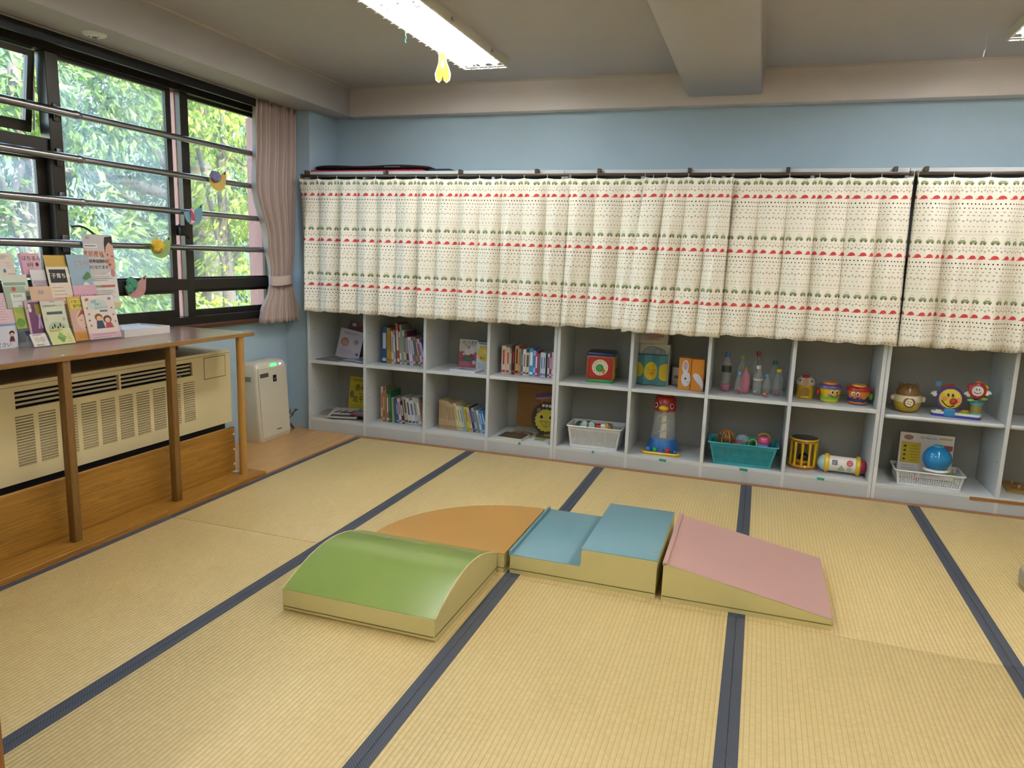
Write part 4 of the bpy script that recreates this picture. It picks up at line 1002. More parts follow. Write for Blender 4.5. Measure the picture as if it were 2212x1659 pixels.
MB().ell(0, .10, .095, .10, 0, .008, 40).build('disc', M('picture_brown', '#33261f', .5), lb_, 40)
ins = MB(); ins.prism([((.068+.007*(i % 2))*math.cos(2*PI*i/36), .085+(.066+.007*(i % 2))*math.sin(2*PI*i/36)) for i in range(36)], -.0012, -.0002).build('mane', ink('#b7a92c'), lb_)
for sx in (-1, 1):
    MB().ell(sx*.030, .105, .016, .017, -.0026, -.0014).build('eye_ring', ink('#c9b04a'), lb_); MB().ell(sx*.030, .105, .010, .011, -.004, -.0028).build('eye', ink('#15110d'), lb_)
MB().ell(-.05, .145, .014, .014, -.0026, -.0014).build('ear', ink('#8a6a2c'), lb_)
MB().tube([(-.036+.072*i/12, -.002, .078-.034*math.sin(PI*i/12)) for i in range(13)], .0013, 6).tube([(-.042, -.002, .078), (.042, -.002, .078)], .0013, 6).tube([(0, -.002, .078), (0, -.002, .044)], .0012, 6).build('mouth', ink('#2c2413'), lb_)
for i_ in range(3): MB().box(-.032+.022*i_, -.016+.022*i_, -.001, -.0002, .168, .184).build('title_block', ink('#d6cfc0'), lb_)
pose(lb_, (-1.425, 5.065, zl+.018), .12, -.05); lb_.scale = (1.2, 1, 1.2)
flat(sheet('picture_card', 'yellow lion card lying under round lion picture', 'picture card', .14, .15, .018, '#4a3c22', [('e', .1, .5, .28, .3, '#a8962c')], pages=False), (-1.405, 4.975, zl+.0185), 0)
flat(sheet('picture_book', 'white picture book with dark ring lying in fourth bay', 'picture book', .20, .15, .006, '#a8a28a', [('e', 0, .5, .40, .40, '#3a3a2e'), ('e', 0, .5, .28, .26, '#9c9a80'), ('p', [(-.25, .2), (-.12, .2), (.1, .85), (-.03, .85)], '#8a2f28')], pages=False), (-1.59, 4.985, zl+.0066), .05)
flat(sheet('picture_book', 'thick picture book with brown bear cover in fourth bay', 'picture book', .19, .17, .018, '#c6c3b6', [('r', -.49, .49, .02, .98, '#3f3a30'), ('e', .05, .5, .3, .35, '#5a4424'), ('e', -.02, .5, .025, .03, '#c9b98a'), ('e', .12, .5, .025, .03, '#c9b98a')], pages=False), (-1.63, 4.842, zl+.0185), -.06)
flat(sheet('picture_book', 'white picture book with green frog in fourth bay', 'picture book', .165, .16, .010, '#bfc3c6', [('e', .0, .55, .26, .25, '#8c9a5c'), ('e', -.15, .3, .06, .06, '#6f8044'), ('e', .15, .3, .06, .06, '#6f8044'), ('l', -.3, .2, .85, .92, 2, '#8a9aa0')], pages=False), (-1.42, 4.845, zl+.0105), -.03)
# ------------------------------------------------------------------ toys
def plas(name, col, rough=.28): return M('plastic_'+name, col, rough, 0, .03, 20, coat=.2)
RED, YEL, GRN, BLU, ORA, WHT, PUR = plas('red', '#a8241f'), plas('yellow', '#d8b21e'), plas('green', '#2c8f3f'), plas('blue', '#1f63a8'), plas('orange', '#d07a1e'), plas('white', '#dcd7cb'), plas('purple', '#4a3a7a')
LIME, NAVY, TEAL, BLK, PNK, CREAM = plas('lime', '#79b036'), plas('navy', '#1c2f5f'), plas('teal', '#1f8f92'), plas('black', '#15131a'), plas('pink', '#c24a78'), plas('cream', '#d6c9a4')
zu2, zl2 = ZM[2], ZLo
# activity cube with clock
t = thing('activity_cube', 'red and yellow activity cube with clock face', 'toy cube', (-1.022, 5.045, zu2), math.radians(5))
h = .095
MB().rbox(-h, h, -h, h, .018, .190, .012, 3).build('body', YEL, t, 40)
MB().rbox(-h-.002, h+.002, -h-.002, h+.002, 0, .022, .008, 2).build('base', GRN, t, 40)
MB().rbox(-h-.004, h+.004, -h-.004, h+.004, .182, .214, .012, 3).build('lid', NAVY, t, 40)
MB().rbox(-h+.02, h-.02, -h+.02, h-.02, .212, .216, .002, 1).build('lid_inset', plas('dark', '#20202c'), t)
MB().rbox(-h+.004, h-.004, -h-.004, -h+.004, .024, .182, .004, 2).build('front_plate', RED, t, 40)
MB().box(-.076, .076, -h-.0046, -h-.004, .036, .174).build('plate_edge', plas('dark_red', '#7d1a18'), t)
MB().box(-.072, .072, -h-.0052, -h-.0044, .040, .170).build('plate_inset', RED, t)
MB().ell(.0, .108, .056, .056, -h-.008, -h-.005, 32).build('dial', plas('dial', '#d9cbb0', .4), t)
nm = MB()
for i in range(12):
    a = PI/2-2*PI*(i+1)/12; nm.text(str(i+1), .017, (.044*math.cos(a), -h-.0085, .108+.044*math.sin(a)), bold=True)
nm.build('numerals', ink('#2a2118'), t)
MB().lathe([(.026, 0), (.026, .008), (.018, .014), (.018, .026), (.012, .03), (0, .03)], 20, (0, 0, 0), 'y').build('knob', GRN, t, 40, loc=(-.002, -h-.008, .106), rot=(0, 0, PI))
MB().ell(.026, .082, .010, .020, -h-.013, -h-.009, 12).build('clock_hand', ORA, t)
MB().rbox(h-.002, h+.004, -.07, .07, .035, .17, .004, 2).build('side_plate', plas('mustard', '#c2a018'), t, 40)
MB().rbox(h+.002, h+.008, -.02, .02, .06, .10, .004, 2).build('side_badge', plas('brown', '#6b4a2c'), t, 40)

# mesh baskets
def basket(name, label, w0, w1, d0, d1, hh, mat, loc, rz, rows, cols, hole, mesh_z=(.12, .82)):
    """tapered basket: solid rim and corners, perforated walls built as a lattice"""
    t = thing(name, label, 'basket', loc, rz, group='plastic baskets on the shelves')
    def ring(z, g=0): f = z/hh; return (w0+(w1-w0)*f)/2+g, (d0+(d1-d0)*f)/2+g
    m = MB(); a, b = ring(0); m.box(-a, a, -b, b, 0, .003); m.build('floor_plate', mat, t)
    for side in range(4):
        m = MB()
        def P(s, z, off):
            a, b = ring(z)
            if side == 0: return (-a+2*a*s, -b+off, z)
            if side == 1: return (a-off, -b+2*b*s, z)
            if side == 2: return (a-2*a*s, b-off, z)
            return (-a+off, b-2*b*s, z)
        n = cols if side % 2 == 0 else max(4, int(cols*d1/w1))
        def slab(s0, s1, z0, z1):
            q = [P(s0, z0, 0), P(s1, z0, 0), P(s1, z1, 0), P(s0, z1, 0), P(s0, z0, .002), P(s1, z0, .002), P(s1, z1, .002), P(s0, z1, .002)]
            m.add(q, [(0, 1, 2, 3), (7, 6, 5, 4), (0, 4, 5, 1), (1, 5, 6, 2), (2, 6, 7, 3), (3, 7, 4, 0)])
        zb, zt = hh*mesh_z[0], hh*mesh_z[1]
        slab(0, 1, 0, zb); slab(0, 1, zt, hh); slab(0, .04, zb, zt); slab(.96, 1, zb, zt)
        for i in range(1, n): s = .04+.92*i/n; ww = .92/n*(1-hole)/2*(2.2 if cols > 30 and i % (n//4 or 1) == 0 else 1); slab(s-ww, s+ww, zb, zt)
        for j in range(1, rows): z = zb+(zt-zb)*j/rows; ww = (zt-zb)/rows*(1-hole)/2; slab(.04, .96, z-ww, z+ww)
        m.build('side_wall', mat, t)
    a, b = ring(hh, .006); r = .004
    MB().tube([(x, y, hh) for x, y in rounded([(-a, -b), (a, -b), (a, b), (-a, b)], .02, 5)], .0055, 8, closed=True).build('rim', mat, t, 60)
    return t
wbk = plas('basket_white', '#cfd0cc', .4); tbk = plas('basket_teal', '#2a97a0', .4)
basket('basket', 'white mesh basket holding rattle toys', .33, .375, .20, .225, .150, wbk, (-1.022, 4.985, zl2+.0005), .03, 14, 44, .55)
basket('basket', 'teal mesh basket full of baby toys', .355, .425, .20, .24, .148, tbk, (-.026, 4.965, zl2+.0005), .03, 14, 44, .55)
basket('basket', 'low white basket holding blue ball and card', .345, .37, .20, .215, .088, wbk, (1.075, 4.985, zl2+.0005), -.02, 6, 26, .6, (.14, .86))
# things in the white basket
t = thing('rattle', 'dark green rattle with two pale round ends in white basket', 'rattle', (-1.075, 4.955, zl2+.125))
for sx in (-1, 1):
    MB().lathe([(.010, -.03), (.021, -.02), (.024, 0), (.022, .018), (.0, .022)], 16, (0, 0, 0), 'y').build('end_cap', plas('mint', '#b9d0c4'), t, 50, loc=(sx*.027, -.02, .028), rot=(-.3, 0, PI+sx*.25))
MB().sph((0, .025, .022), (.05, .028, .028), 16).build('body', plas('dark_green', '#1d3a34'), t, 60)
t = thing('tiger_rattle', 'red and yellow black-striped rattle in white basket', 'rattle', (-.955, 4.96, zl2+.118), .2)
MB().sph((0, 0, .025), (.055, .035, .030), 18).build('body', plas('amber', '#d0a53c'), t, 60)
MB().sph((-.045, 0, .022), (.035, .034, .028), 16).build('nose', RED, t, 60)
MB().sph((-.015, -.018, .03), (.024, .02, .022), 14).build('cheek', WHT, t, 60)
for i in range(3): MB().lathe([(.0352-.004*i, -.002), (.0358-.004*i, 0), (.0352-.004*i, .002)], 18, (0, 0, .025), 'x').build('stripe', BLK, t, 50, loc=(.022+.012*i, 0, 0))
tag(MB().sph((0, 0, 0), (.03, .05, .026), 14).build('toy_car', plas('slate', '#2f4a4c'), smooth=60, loc=(-1.15, 5.0, zl2+.135)), 'dark rounded toy at window end of white basket', 'toy')
# things in the teal basket
t = thing('rattle_ball', 'brown and orange open ball rattle in teal basket', 'rattle ball', (-.135, 4.965, zl2+.158))
for i in range(6):
    a = i*PI/6
    MB().tube([(.052*math.cos(a)*math.cos(2*PI*k/24), .052*math.sin(a)*math.cos(2*PI*k/24), .052*math.sin(2*PI*k/24)) for k in range(24)], .0055, 6, closed=True).build('hoop', plas('rattle_brown', '#8a4f1c') if i % 2 else plas('rattle_amber', '#b0702a'), t, 60)
MB().sph((0, 0, 0), .02, 12).build('core', plas('amber', '#d0a53c'), t, 60)
t = thing('clear_rattle', 'clear ball rattle with red beads in teal basket', 'rattle', (-.03, 4.965, zl2+.155))
clear = M('clear_plastic', '#dfe6e4', .08, 0, 0, alpha=.22)
MB().sph((0, 0, 0), .042, 20).build('shell', clear, t, 60)
for i in range(4): MB().sph((.018*math.cos(i*1.9), .014*math.sin(i*2.3), -.012+.01*(i % 3)), .011, 12).build('bead', RED if i % 2 else BLU, t, 60)
tag(MB().tube([(.026*math.cos(2*PI*k/20), .008*math.sin(4*PI*k/20), .026*math.sin(2*PI*k/20)) for k in range(20)], .006, 8, closed=True).build('teething_ring', LIME, smooth=60, loc=(.035, 4.93, zl2+.146)), 'lime green ring toy in teal basket', 'ring')
t = thing('stacking_toy', 'pink and purple chunky toy in teal basket', 'toy', (.105, 4.95, zl2+.125), -.2)
MB().rbox(-.040, .040, -.030, .030, 0, .030, .008, 2).build('base', PUR, t, 40)
MB().lathe([(.036, .03), (.038, .05), (.030, .066), (.0, .070)], 20).build('dome', PNK, t, 50)
MB().rbox(-.030, .030, -.0315, -.029, .006, .024, .002, 1).build('front_label', plas('lilac', '#8f7fc0'), t)
tag(MB().tube([(.04*math.cos(2*PI*k/24), 0, .04*math.sin(2*PI*k/24)) for k in range(24)], .008, 8, closed=True).build('wooden_ring', plas('gold', '#b5862c'), smooth=60, loc=(.105, 5.02, zl2+.160)), 'golden ring toy behind pink toy in teal basket', 'ring')
tag(MB().sph((0, 0, 0), (.04, .035, .03), 14).build('soft_ball', plas('coral', '#a84a4a'), smooth=60, loc=(-.065, 4.99, zl2+.12)), 'coral red ball low in teal basket', 'ball')
tag(MB().sph((0, 0, 0), (.033, .033, .033), 14).build('soft_ball', plas('forest', '#2c6a4a'), smooth=60, loc=(.02, 5.0, zl2+.125)), 'green ball low in teal basket', 'ball')

# sixth bay: picture blocks
cardm = M('picture_card_white', '#b9b6aa', .6)
def pic_block(name, label, x0, x1, y0, y1, z0, z1, mat, rz=0.0):
    t = thing(name, label, 'picture block', ((x0+x1)/2, (y0+y1)/2, z0), rz)
    w, d, h = (x1-x0)/2, (y1-y0)/2, z1-z0
    MB().rbox(-w, w, -d, d, 0, h, .002, 1).build('block', mat, t)
    return t, w, d, h
t, w, d, h = pic_block('picture_box', 'white box with blue elephant drawing behind chick blocks', -.763, -.555, 5.06, 5.18, zu2, zu2+.285, cardm)
def line(t, pts, r=.0012, mat=None, name='drawn_line'): MB().tube(pts, r, 6).build(name, mat or ink('#4a463f'), t, 60)
yy = -d-.0012
MB().ell(-.01, .215, .072, .050, yy, -d-.0002, 24).ell(.045, .225, .032, .034, yy-.0006, -d-.0002, 18).build('elephant_shape', ink('#8f99a0'), t)
line(t, [(-.08+.0, yy, .19)]+[(-.01+.073*math.cos(PI-i*PI/14), yy, .215+.052*math.sin(PI-i*PI/14)) for i in range(13)])
line(t, [(.02+.026*math.cos(a), yy-.001, .225+.03*math.sin(a)) for a in [i*2*PI/16 for i in range(17)]])
line(t, [(.06, yy-.001, .25), (.078, yy-.001, .22), (.082, yy-.001, .20), (.092, yy-.001, .205), (.094, yy-.001, .235)], .003, ink('#8f99a0'), 'trunk')
t, w, d, h = pic_block('picture_box', 'white box with pink hippo drawing on top of elephant box', -.768, -.575, 5.06, 5.17, zu2+.285, zu2+.44, cardm)
yy = -d-.0012
MB().ell(.0, .075, .066, .042, yy, -d-.0002, 24).box(.02, .068, yy-.0006, -d-.0002, .045, .085).build('hippo_shape', ink('#b58a84'), t)
line(t, [(-.066+.01*i, yy-.001, .032+.006*math.sin(i*1.8)) for i in range(12)]); line(t, [(.02, yy-.001, .055), (.068, yy-.001, .056)])
line(t, [(.067*math.cos(PI-i*PI/14), yy-.001, .075+.043*math.sin(PI-i*PI/14)) for i in range(15)])
# chick: three joined panels
t = thing('chick_blocks', 'teal folding block with yellow chick picture', 'picture block', (-.667, 5.045, zu2), group='picture blocks in sixth bay')
tealc = M('card_teal', '#4f8a90', .45); xs_ = (-.104, -.052, 0, .052, .104); ys_ = (0, -.034, 0, -.034, 0)
for i in range(4):
    MB().prism([(xs_[i], ys_[i]), (xs_[i+1], ys_[i+1]), (xs_[i+1], ys_[i+1]+.055), (xs_[i], ys_[i]+.055)], 0, .215, 'xy').build('panel', tealc, t)
def onpanel(i, f): return xs_[i]+(xs_[i+1]-xs_[i])*f, ys_[i]+(ys_[i+1]-ys_[i])*f
def chick_part(cx, cz, rx, rz, col, i0, i1, lift=.0008, name='chick_print'):
    for i in range(i0, i1):
        a, b = xs_[i], xs_[i+1]; poly = []
        for k in range(33):
            an = 2*PI*k/32; x = cx+rx*math.cos(an); x = min(max(x, a), b); poly.append((x, cz+rz*math.sin(an)))
        if max(p[0] for p in poly)-min(p[0] for p in poly) < .004: continue
        m = MB(); n = len(poly)
        pts = []
        for x, z in poly:
            f = (x-a)/(b-a); pts.append((x, ys_[i]+(ys_[i+1]-ys_[i])*f-lift, z))
        m.add(pts, [tuple(range(n))]); m.build(name, col, t, fix=False)
chick_part(-.006, .098, .045, .064, ink('#d2bd2e'), 1, 3)
chick_part(-.10, .105, .045, .052, ink('#cdb82c'), 0, 1); chick_part(.092, .095, .050, .060, ink('#cdb82c'), 3, 4)
chick_part(.0, .082, .017, .015, ink('#d98a2a'), 1, 3, .0016, 'beak')
chick_part(-.028, .085, .007, .006, ink('#d9a03a'), 1, 2, .0016); chick_part(.026, .085, .007, .006, ink('#d9a03a'), 2, 3, .0016)
for cx, i in ((-.018, 1), (.018, 2)):
    line(t, [(cx-.008+.016*k/6, (ys_[i]+(ys_[i+1]-ys_[i])*((cx-.008+.016*k/6)-xs_[i])/.052)-.002, .103+.007*math.sin(PI*k/6)) for k in range(7)], .0011, ink('#2c2413'), 'eye')
for zz in (.002, .213):
    MB().tube([(xs_[k], ys_[k]-.001, zz) for k in range(5)], .0022, 6).build('edge_tape', ink('#31302c'), t, 60)
# rabbit: two orange milk-carton blocks
orc = M('card_orange', '#d08425', .4)
t = thing('rabbit_block', 'orange block with white rabbit face', 'picture block', (-.436, 5.015, zu2), -.04, group='picture blocks in sixth bay')
MB().rbox(-.042, .042, -.042, .042, 0, .215, .0025, 1).build('block', orc, t)
w_ = ink('#cfd0d6')
MB().ell(.010, .072, .031, .050, -.0434, -.0424, 24).ell(.002, .156, .022, .046, -.0437, -.0424, 20).build('rabbit_print', w_, t)
MB().ell(.003, .162, .013, .030, -.0442, -.0436, 18).build('inner_ear', ink('#c99aa6'), t)
MB().ell(.006, .075, .0065, .0075, -.0442, -.0436, 14).build('eye', ink('#1a1512'), t)
line(t, [(.016+.004*k, -.0438, .056-.006*math.sin(PI*k/5)) for k in range(6)], .001, ink('#1a1512'), 'mouth')
t = thing('rabbit_block', 'orange block with white rabbit paw beside shelf divider', 'picture block', (-.350, 4.985, zu2), -.02, group='picture blocks in sixth bay')
MB().rbox(-.041, .041, -.042, .042, 0, .215, .0025, 1).build('block', orc, t)
pw_ = MB(); pw_.prism([(-.030, .105), (-.022, .118), (-.008, .120), (.010, .112), (.018, .102), (.036, .07), (.0408, .05), (.0408, .012), (.018, .04), (-.018, .078)], -.0434, -.0424)
pw_.build('paw_print', w_, t)
t = thing('tin_box', 'grey metal tin behind rabbit blocks', 'tin', (-.485, 5.16, zu2))
MB().rbox(-.055, .055, -.05, .05, 0, .13, .008, 3).build('body', M('tin_metal', '#8f8c84', .3, .8), t, 40)
MB().ell(-.01, .06, .026, .012, -.0525, -.0498, 20).build('badge', ink('#4a4238'), t)

# ball tower
t = thing('ball_tower', 'ball tower toy with red duck head and blue base', 'ball tower', (-.557, 5.005, zl2))
MB().prism(rounded([(-.125, -.105), (.125, -.105), (.12, -.03), (-.12, -.03)], .045, 6), 0, .012, 'xy').tube([(x, y, .014) for x, y in rounded([(-.125, -.105), (.125, -.105), (.12, -.03), (-.12, -.03)], .045, 6)], .008, 8, closed=True).build('tray', YEL, t, 40)
MB().lathe([(.108, 0), (.112, .02), (.098, .075), (.090, .10), (.0, .104)], 32, (0, .01, 0)).build('base', BLU, t, 50)
MB().lathe([(.026, 0), (.024, .004), (0, .004)], 20, (0, 0, 0), 'y').build('ball_hole', BLK, t, 40, loc=(.0, -.093, .032), rot=(.22, 0, PI))
col_ = MB().lathe([(.024, .10), (.016, .30), (.020, .32)], 20, (0, .01, 0)); col_.build('column', CREAM, t, 60)
sp_ = [(.030*math.cos(a), .01+.030*math.sin(a), .11+.20*i/60) for i, a in enumerate([k*2*PI*3.5/60 for k in range(61)])]
MB().tube(sp_, .0055, 6).build('spiral', plas('spiral_grey', '#a79f88', .4), t, 60)
MB().lathe([(.082, .10), (.068, .31)], 32, (0, .01, 0)).build('clear_tube', clear, t, 60)
MB().lathe([(.076, .300), (.078, .315), (.070, .385), (.055, .402), (.0, .404)], 32, (0, .01, 0)).build('head', RED, t, 50)
MB().lathe([(.048, .402), (.045, .408), (.0, .408)], 24, (0, .01, 0)).build('hat_rim', ORA, t, 40)
MB().sph((0, -.072, .325), (.034, .022, .020), 18).build('beak', YEL, t, 60)
for sx in (-1, 1):
    MB().ell(0, 0, .014, .018, -.002, 0, 18).build('eye_ring', WHT, t, loc=(sx*.052, -.052, .340), rot=(-.08, 0, sx*.75))
    MB().ell(0, 0, .010, .013, -.0035, -.0015, 18).build('eye', BLK, t, loc=(sx*.052, -.052, .340), rot=(-.08, 0, sx*.75))
for i, (x, m_) in enumerate(((-.085, BLU), (-.038, GRN), (.045, RED), (.098, BLU))):
    tag(MB().sph((0, 0, 0), .021 if i < 3 else .013, 18).build('toy_ball', m_, smooth=60, loc=(-.557+x, 4.925, zl2+.012+(.021 if i < 3 else .013))),
        ('dark blue ball at window end of the yellow tray', 'green ball in the yellow tray of ball tower', 'red ball in the yellow tray of ball tower', 'small blue ball at far end of yellow tray')[i], 'ball', 'balls in the tower tray')

# bottles
pet = M('bottle_plastic', '#e4ebe8', .06, 0, 0, alpha=.09)
petp = M('bottle_plastic_pink', '#d98fa0', .08, 0, 0, alpha=.55)
def bottle(label, x, y, hh, r, cap, bm=pet, fill=None, beads=(), band=None, waist=False):
    t = thing('plastic_bottle', label, 'bottle', (x, y, zu2), group='home-made shaker bottles')
    wv = .82 if waist else .97
    pr = [(r*.75, 0), (r*.98, .006), (r, .02), (r*wv, hh*.30), (r, hh*.44), (r*.99, hh*.58), (r*.86, hh*.68), (r*.58, hh*.78), (r*.42, hh*.84), (r*.40, hh*.90)]
    MB().lathe(pr, 20).build('bottle_body', bm, t, 60)
    MB().lathe([(r*.46, hh*.885), (r*.47, hh*.99), (r*.42, hh), (0, hh)], 16).build('screw_cap', cap, t, 40)
    if fill: MB().lathe([(r*.7, .004), (r*.92, .012), (r*.92, hh*fill[0]), (0, hh*fill[0])], 18).build('filling', fill[1], t, 50)
    rr = random.Random(int(x*1000))
    for i, m_ in enumerate(beads):
        a = rr.uniform(0, 6.28); q = r*.5; MB().sph((q*math.cos(a), q*math.sin(a), .012+.009*(i//2)), .0075, 10).build('bead', m_, t, 60)
    if band: MB().lathe([(r*1.01, hh*band[0]), (r*1.015, hh*(band[0]+band[1])/2), (r*1.01, hh*band[1])], 20).build('label_band', band[2], t, 60)
    return t
fz = M('filling_pink', '#c06a80', .5, 0, .2, 80); fw = M('filling_clear', '#b8b8ac', .4, 0, .1, 60)
bottle('tall blue-capped bottle with dark green label at shelf divider', -.172, 5.06, .262, .032, BLU, pet, (.17, fz), (RED, TEAL, PNK), (.50, .66, plas('label_green', '#1d3f2c')), True)
bottle('small blue-capped bottle with dark red beads in front', -.087, 4.965, .150, .022, plas('cap_blue', '#3f8fc4'), pet, None, (RED, PNK, RED, plas('wine', '#6a1f30'), RED))
bottle('pink filled bottle with olive cap', -.046, 5.03, .182, .031, plas('cap_olive', '#6f7d32'), petp, (.55, fz), (), None)
bottle('white-capped bottle with clear water and metal bits', .033, 5.02, .195, .032, WHT, pet, (.5, M('filling_water', '#a3a89c', .2, 0, 0, alpha=.45)), (WHT, BLK, M('steel_bead', '#a0a0a0', .2, .9), WHT), (.50, .55, plas('label_white', '#c9c9bd')))
bottle('small blue-capped bottle with red and yellow beads', .088, 4.955, .150, .022, plas('cap_blue', '#3f8fc4'), pet, None, (RED, YEL, RED, YEL, RED))
bottle('yellow-capped ribbed bottle with pink beads', .160, 5.03, .180, .033, YEL, pet, None, (PNK, RED, PNK, PNK), None, True)
bottle('lime-capped bottle standing behind pink bottle', -.075, 5.14, .238, .030, plas('cap_lime', '#7a9a34'), pet, None, ())
bottle('red-capped bottle with black thread inside', .022, 5.14, .275, .031, plas('cap_red', '#8a1a20'), pet, None, ())
MB().tube([(.004*math.sin(i*1.7), .004*math.cos(i*2.3), .25-.01*i) for i in range(14)], .003, 6).build('thread', BLK, bpy.data.objects['plastic_bottle.007'], 60)
bottle('dark green-capped clear bottle at back of seventh bay', .135, 5.12, .222, .032, plas('cap_green', '#1f5a42'), pet, None, ())

# eighth bay
t = thing('toy_house', 'yellow toy house with white roof and arched door', 'toy', (.330, 5.06, zu2), -.05)
MB().lathe([(.050, 0), (.052, .02), (.050, .09), (.0, .092)], 24).build('body', YEL, t, 50)
MB().prism([(-.024, .018), (.024, .018), (.024, .058)]+[(.024*math.cos(i*PI/10), .058+.018*math.sin(i*PI/10)) for i in range(1, 11)], -.056, -.046).build('doorway', plas('door_shadow', '#8a6a1c'), t)
MB().rbox(-.026, .026, -.062, -.048, .006, .020, .004, 2).build('step', YEL, t, 40)
MB().lathe([(.053, .086), (.058, .098), (.050, .125), (.030, .142), (0, .146)], 24).build('roof', plas('house_white', '#d2cab8'), t, 50)
MB().ell(0, .112, .018, .022, -.060, -.040, 18).build('face', plas('house_face', '#a88a5c'), t)
MB().sph((0, -.012, .140), (.026, .030, .014), 14).build('comb', RED, t, 60)
for sx in (-1, 1): MB().sph((sx*.036, -.044, .118), .006, 10).build('eye', BLK, t, 60)
def drum(label, x, y, up, low, lid, inner, side, rz, dirn):
    t = thing('toy_bucket', label, 'toy drum', (x, y, zu2), rz, group='smiling toy drums')
    MB().lathe([(.050, 0), (.056, .01), (.061, .05), (.066, .095), (.0, .096)], 32).build('bucket', up, t, 50)
    m = MB(); n = 48; vs2 = []; fs2 = []
    for i in range(n):
        a = 2*PI*i/n; zt = .048+.010*math.sin(7*a); f = zt/.095
        for z in (.001, zt):
            r = .0505+.0185*(z/.095)**.85+.0022; vs2.append((r*math.cos(a), r*math.sin(a), z))
    for i in range(n): j = (i+1) % n; fs2.append((2*i, 2*j, 2*j+1, 2*i+1))
    m.add(vs2, fs2); m.build('skirt', low, t, 60)
    MB().lathe([(.068, .088), (.074, .092), (.074, .104), (.066, .112), (.048, .116), (.0, .116)], 32).build('lid', lid, t, 50)
    MB().lathe([(.044, .116), (.042, .124), (.030, .128), (0, .128)], 28).build('drum_skin', inner, t, 50)
    for (dx, dz, rx, rz_, m_, nm, lf) in ((-.016, .072, .010, .013, WHT, 'eye_white', .0), (.012, .072, .010, .013, WHT, 'eye_white', 0), (-.014, .070, .006, .008, BLK, 'eye', .002), (.012, .070, .006, .008, BLK, 'eye', .002),
                                 (-.030, .052, .010, .008, PNK, 'cheek', .0), (.026, .050, .010, .008, PNK, 'cheek', 0)):
        a = dx/.064+dirn; r = .064+.0195*(dz-.06)/.095*.5+lf
        MB().ell(0, 0, rx, rz_, -.003, .002, 14).build(nm, m_, t, loc=((r+.001)*math.sin(a), -(r+.001)*math.cos(a), dz), rot=(-.15, 0, a))
    MB().tube([((.067)*math.sin(dirn+b), -(.067)*math.cos(dirn+b), .052-.012*math.cos(b*3.4)) for b in [-.42+.84*k/10 for k in range(11)]], .002, 6).build('mouth', BLK, t, 60)
    MB().sph((-.072 if side > 0 else .072, -.01, .055), (.014, .02, .022), 14).build('handle', RED if side > 0 else LIME, t, 60)
    return t
drum('yellow and lime smiling toy drum with purple lid', .474, 4.995, YEL, LIME, plas('lid_purple', '#5d4f80'), ORA, 1, 0, .35)
drum('orange and navy smiling toy drum with red lid', .640, 4.99, ORA, NAVY, RED, plas('skin_amber', '#d0952a'), -1, 0, -.35)
t = thing('bar_drum', 'yellow cage drum rattle with dark ball inside', 'rattle drum', (.358, 5.045, zl2))
for z in (.0, .172):
    MB().lathe([(.078, z), (.090, z+.004), (.092, z+.018), (.086, z+.026), (.060, z+.026)], 32).build('ring', YEL if z else plas('amber_ring', '#c9921e'), t, 50)
    MB().lathe([(.0918, z+.010), (.0935, z+.013), (.0918, z+.016)], 32).build('stripe', plas('dark_red', '#7d1a18'), t, 50)
MB().lathe([(.0, .196), (.080, .197), (.082, .199), (.0, .200)], 32).build('drum_top', plas('drum_dark', '#1c1a3a'), t, 50)
bar_ = MB().cyl((0, 0, .02), (0, 0, .095), .010, .0065, 10).cyl((0, 0, .095), (0, 0, .175), .0065, .010, 10)
b0 = None
for i in range(11):
    a = 2*PI*i/11
    if b0 is None: b0 = bar_.build('bar', YEL, t, 60, loc=(.080, 0, 0))
    else: copy_part(b0, t, (.080*math.cos(a), .080*math.sin(a), 0))
MB().sph((.005, -.01, .062), .036, 18).build('inner_ball', BLK, t, 60)
MB().sph((.0, -.02, .040), (.05, .035, .016), 16).build('inner_dish', plas('amber_ring', '#c9921e'), t, 60)
t = thing('roller_toy', 'white roller toy with yellow ends and round buttons', 'roller toy', (.590, 4.975, zl2+.062), -.06)
MB().lathe([(.048, -.085), (.050, -.08), (.050, .08), (.048, .085)], 32, (0, 0, 0), 'x').build('barrel', WHT, t, 50)
for sx in (-1, 1):
    MB().lathe([(.050, 0), (.060, .004), (.062, .012), (.062, .022), (.055, .028)] if sx > 0 else [(.055, -.028), (.062, -.022), (.062, -.012), (.060, -.004), (.050, 0)], 32, (sx*.078, 0, 0), 'x').build('collar', YEL, t, 50)
MB().sph((0, 0, 0), (.045, .052, .052), 24).build('clear_dome', plas('dome_aqua', '#a3c0be', .12), t, 60, loc=(-.103, 0, 0))
MB().sph((0, 0, 0), (.045, .050, .050), 24).build('red_dome', plas('dome_red', '#a82a48'), t, 60, loc=(.103, 0, 0))
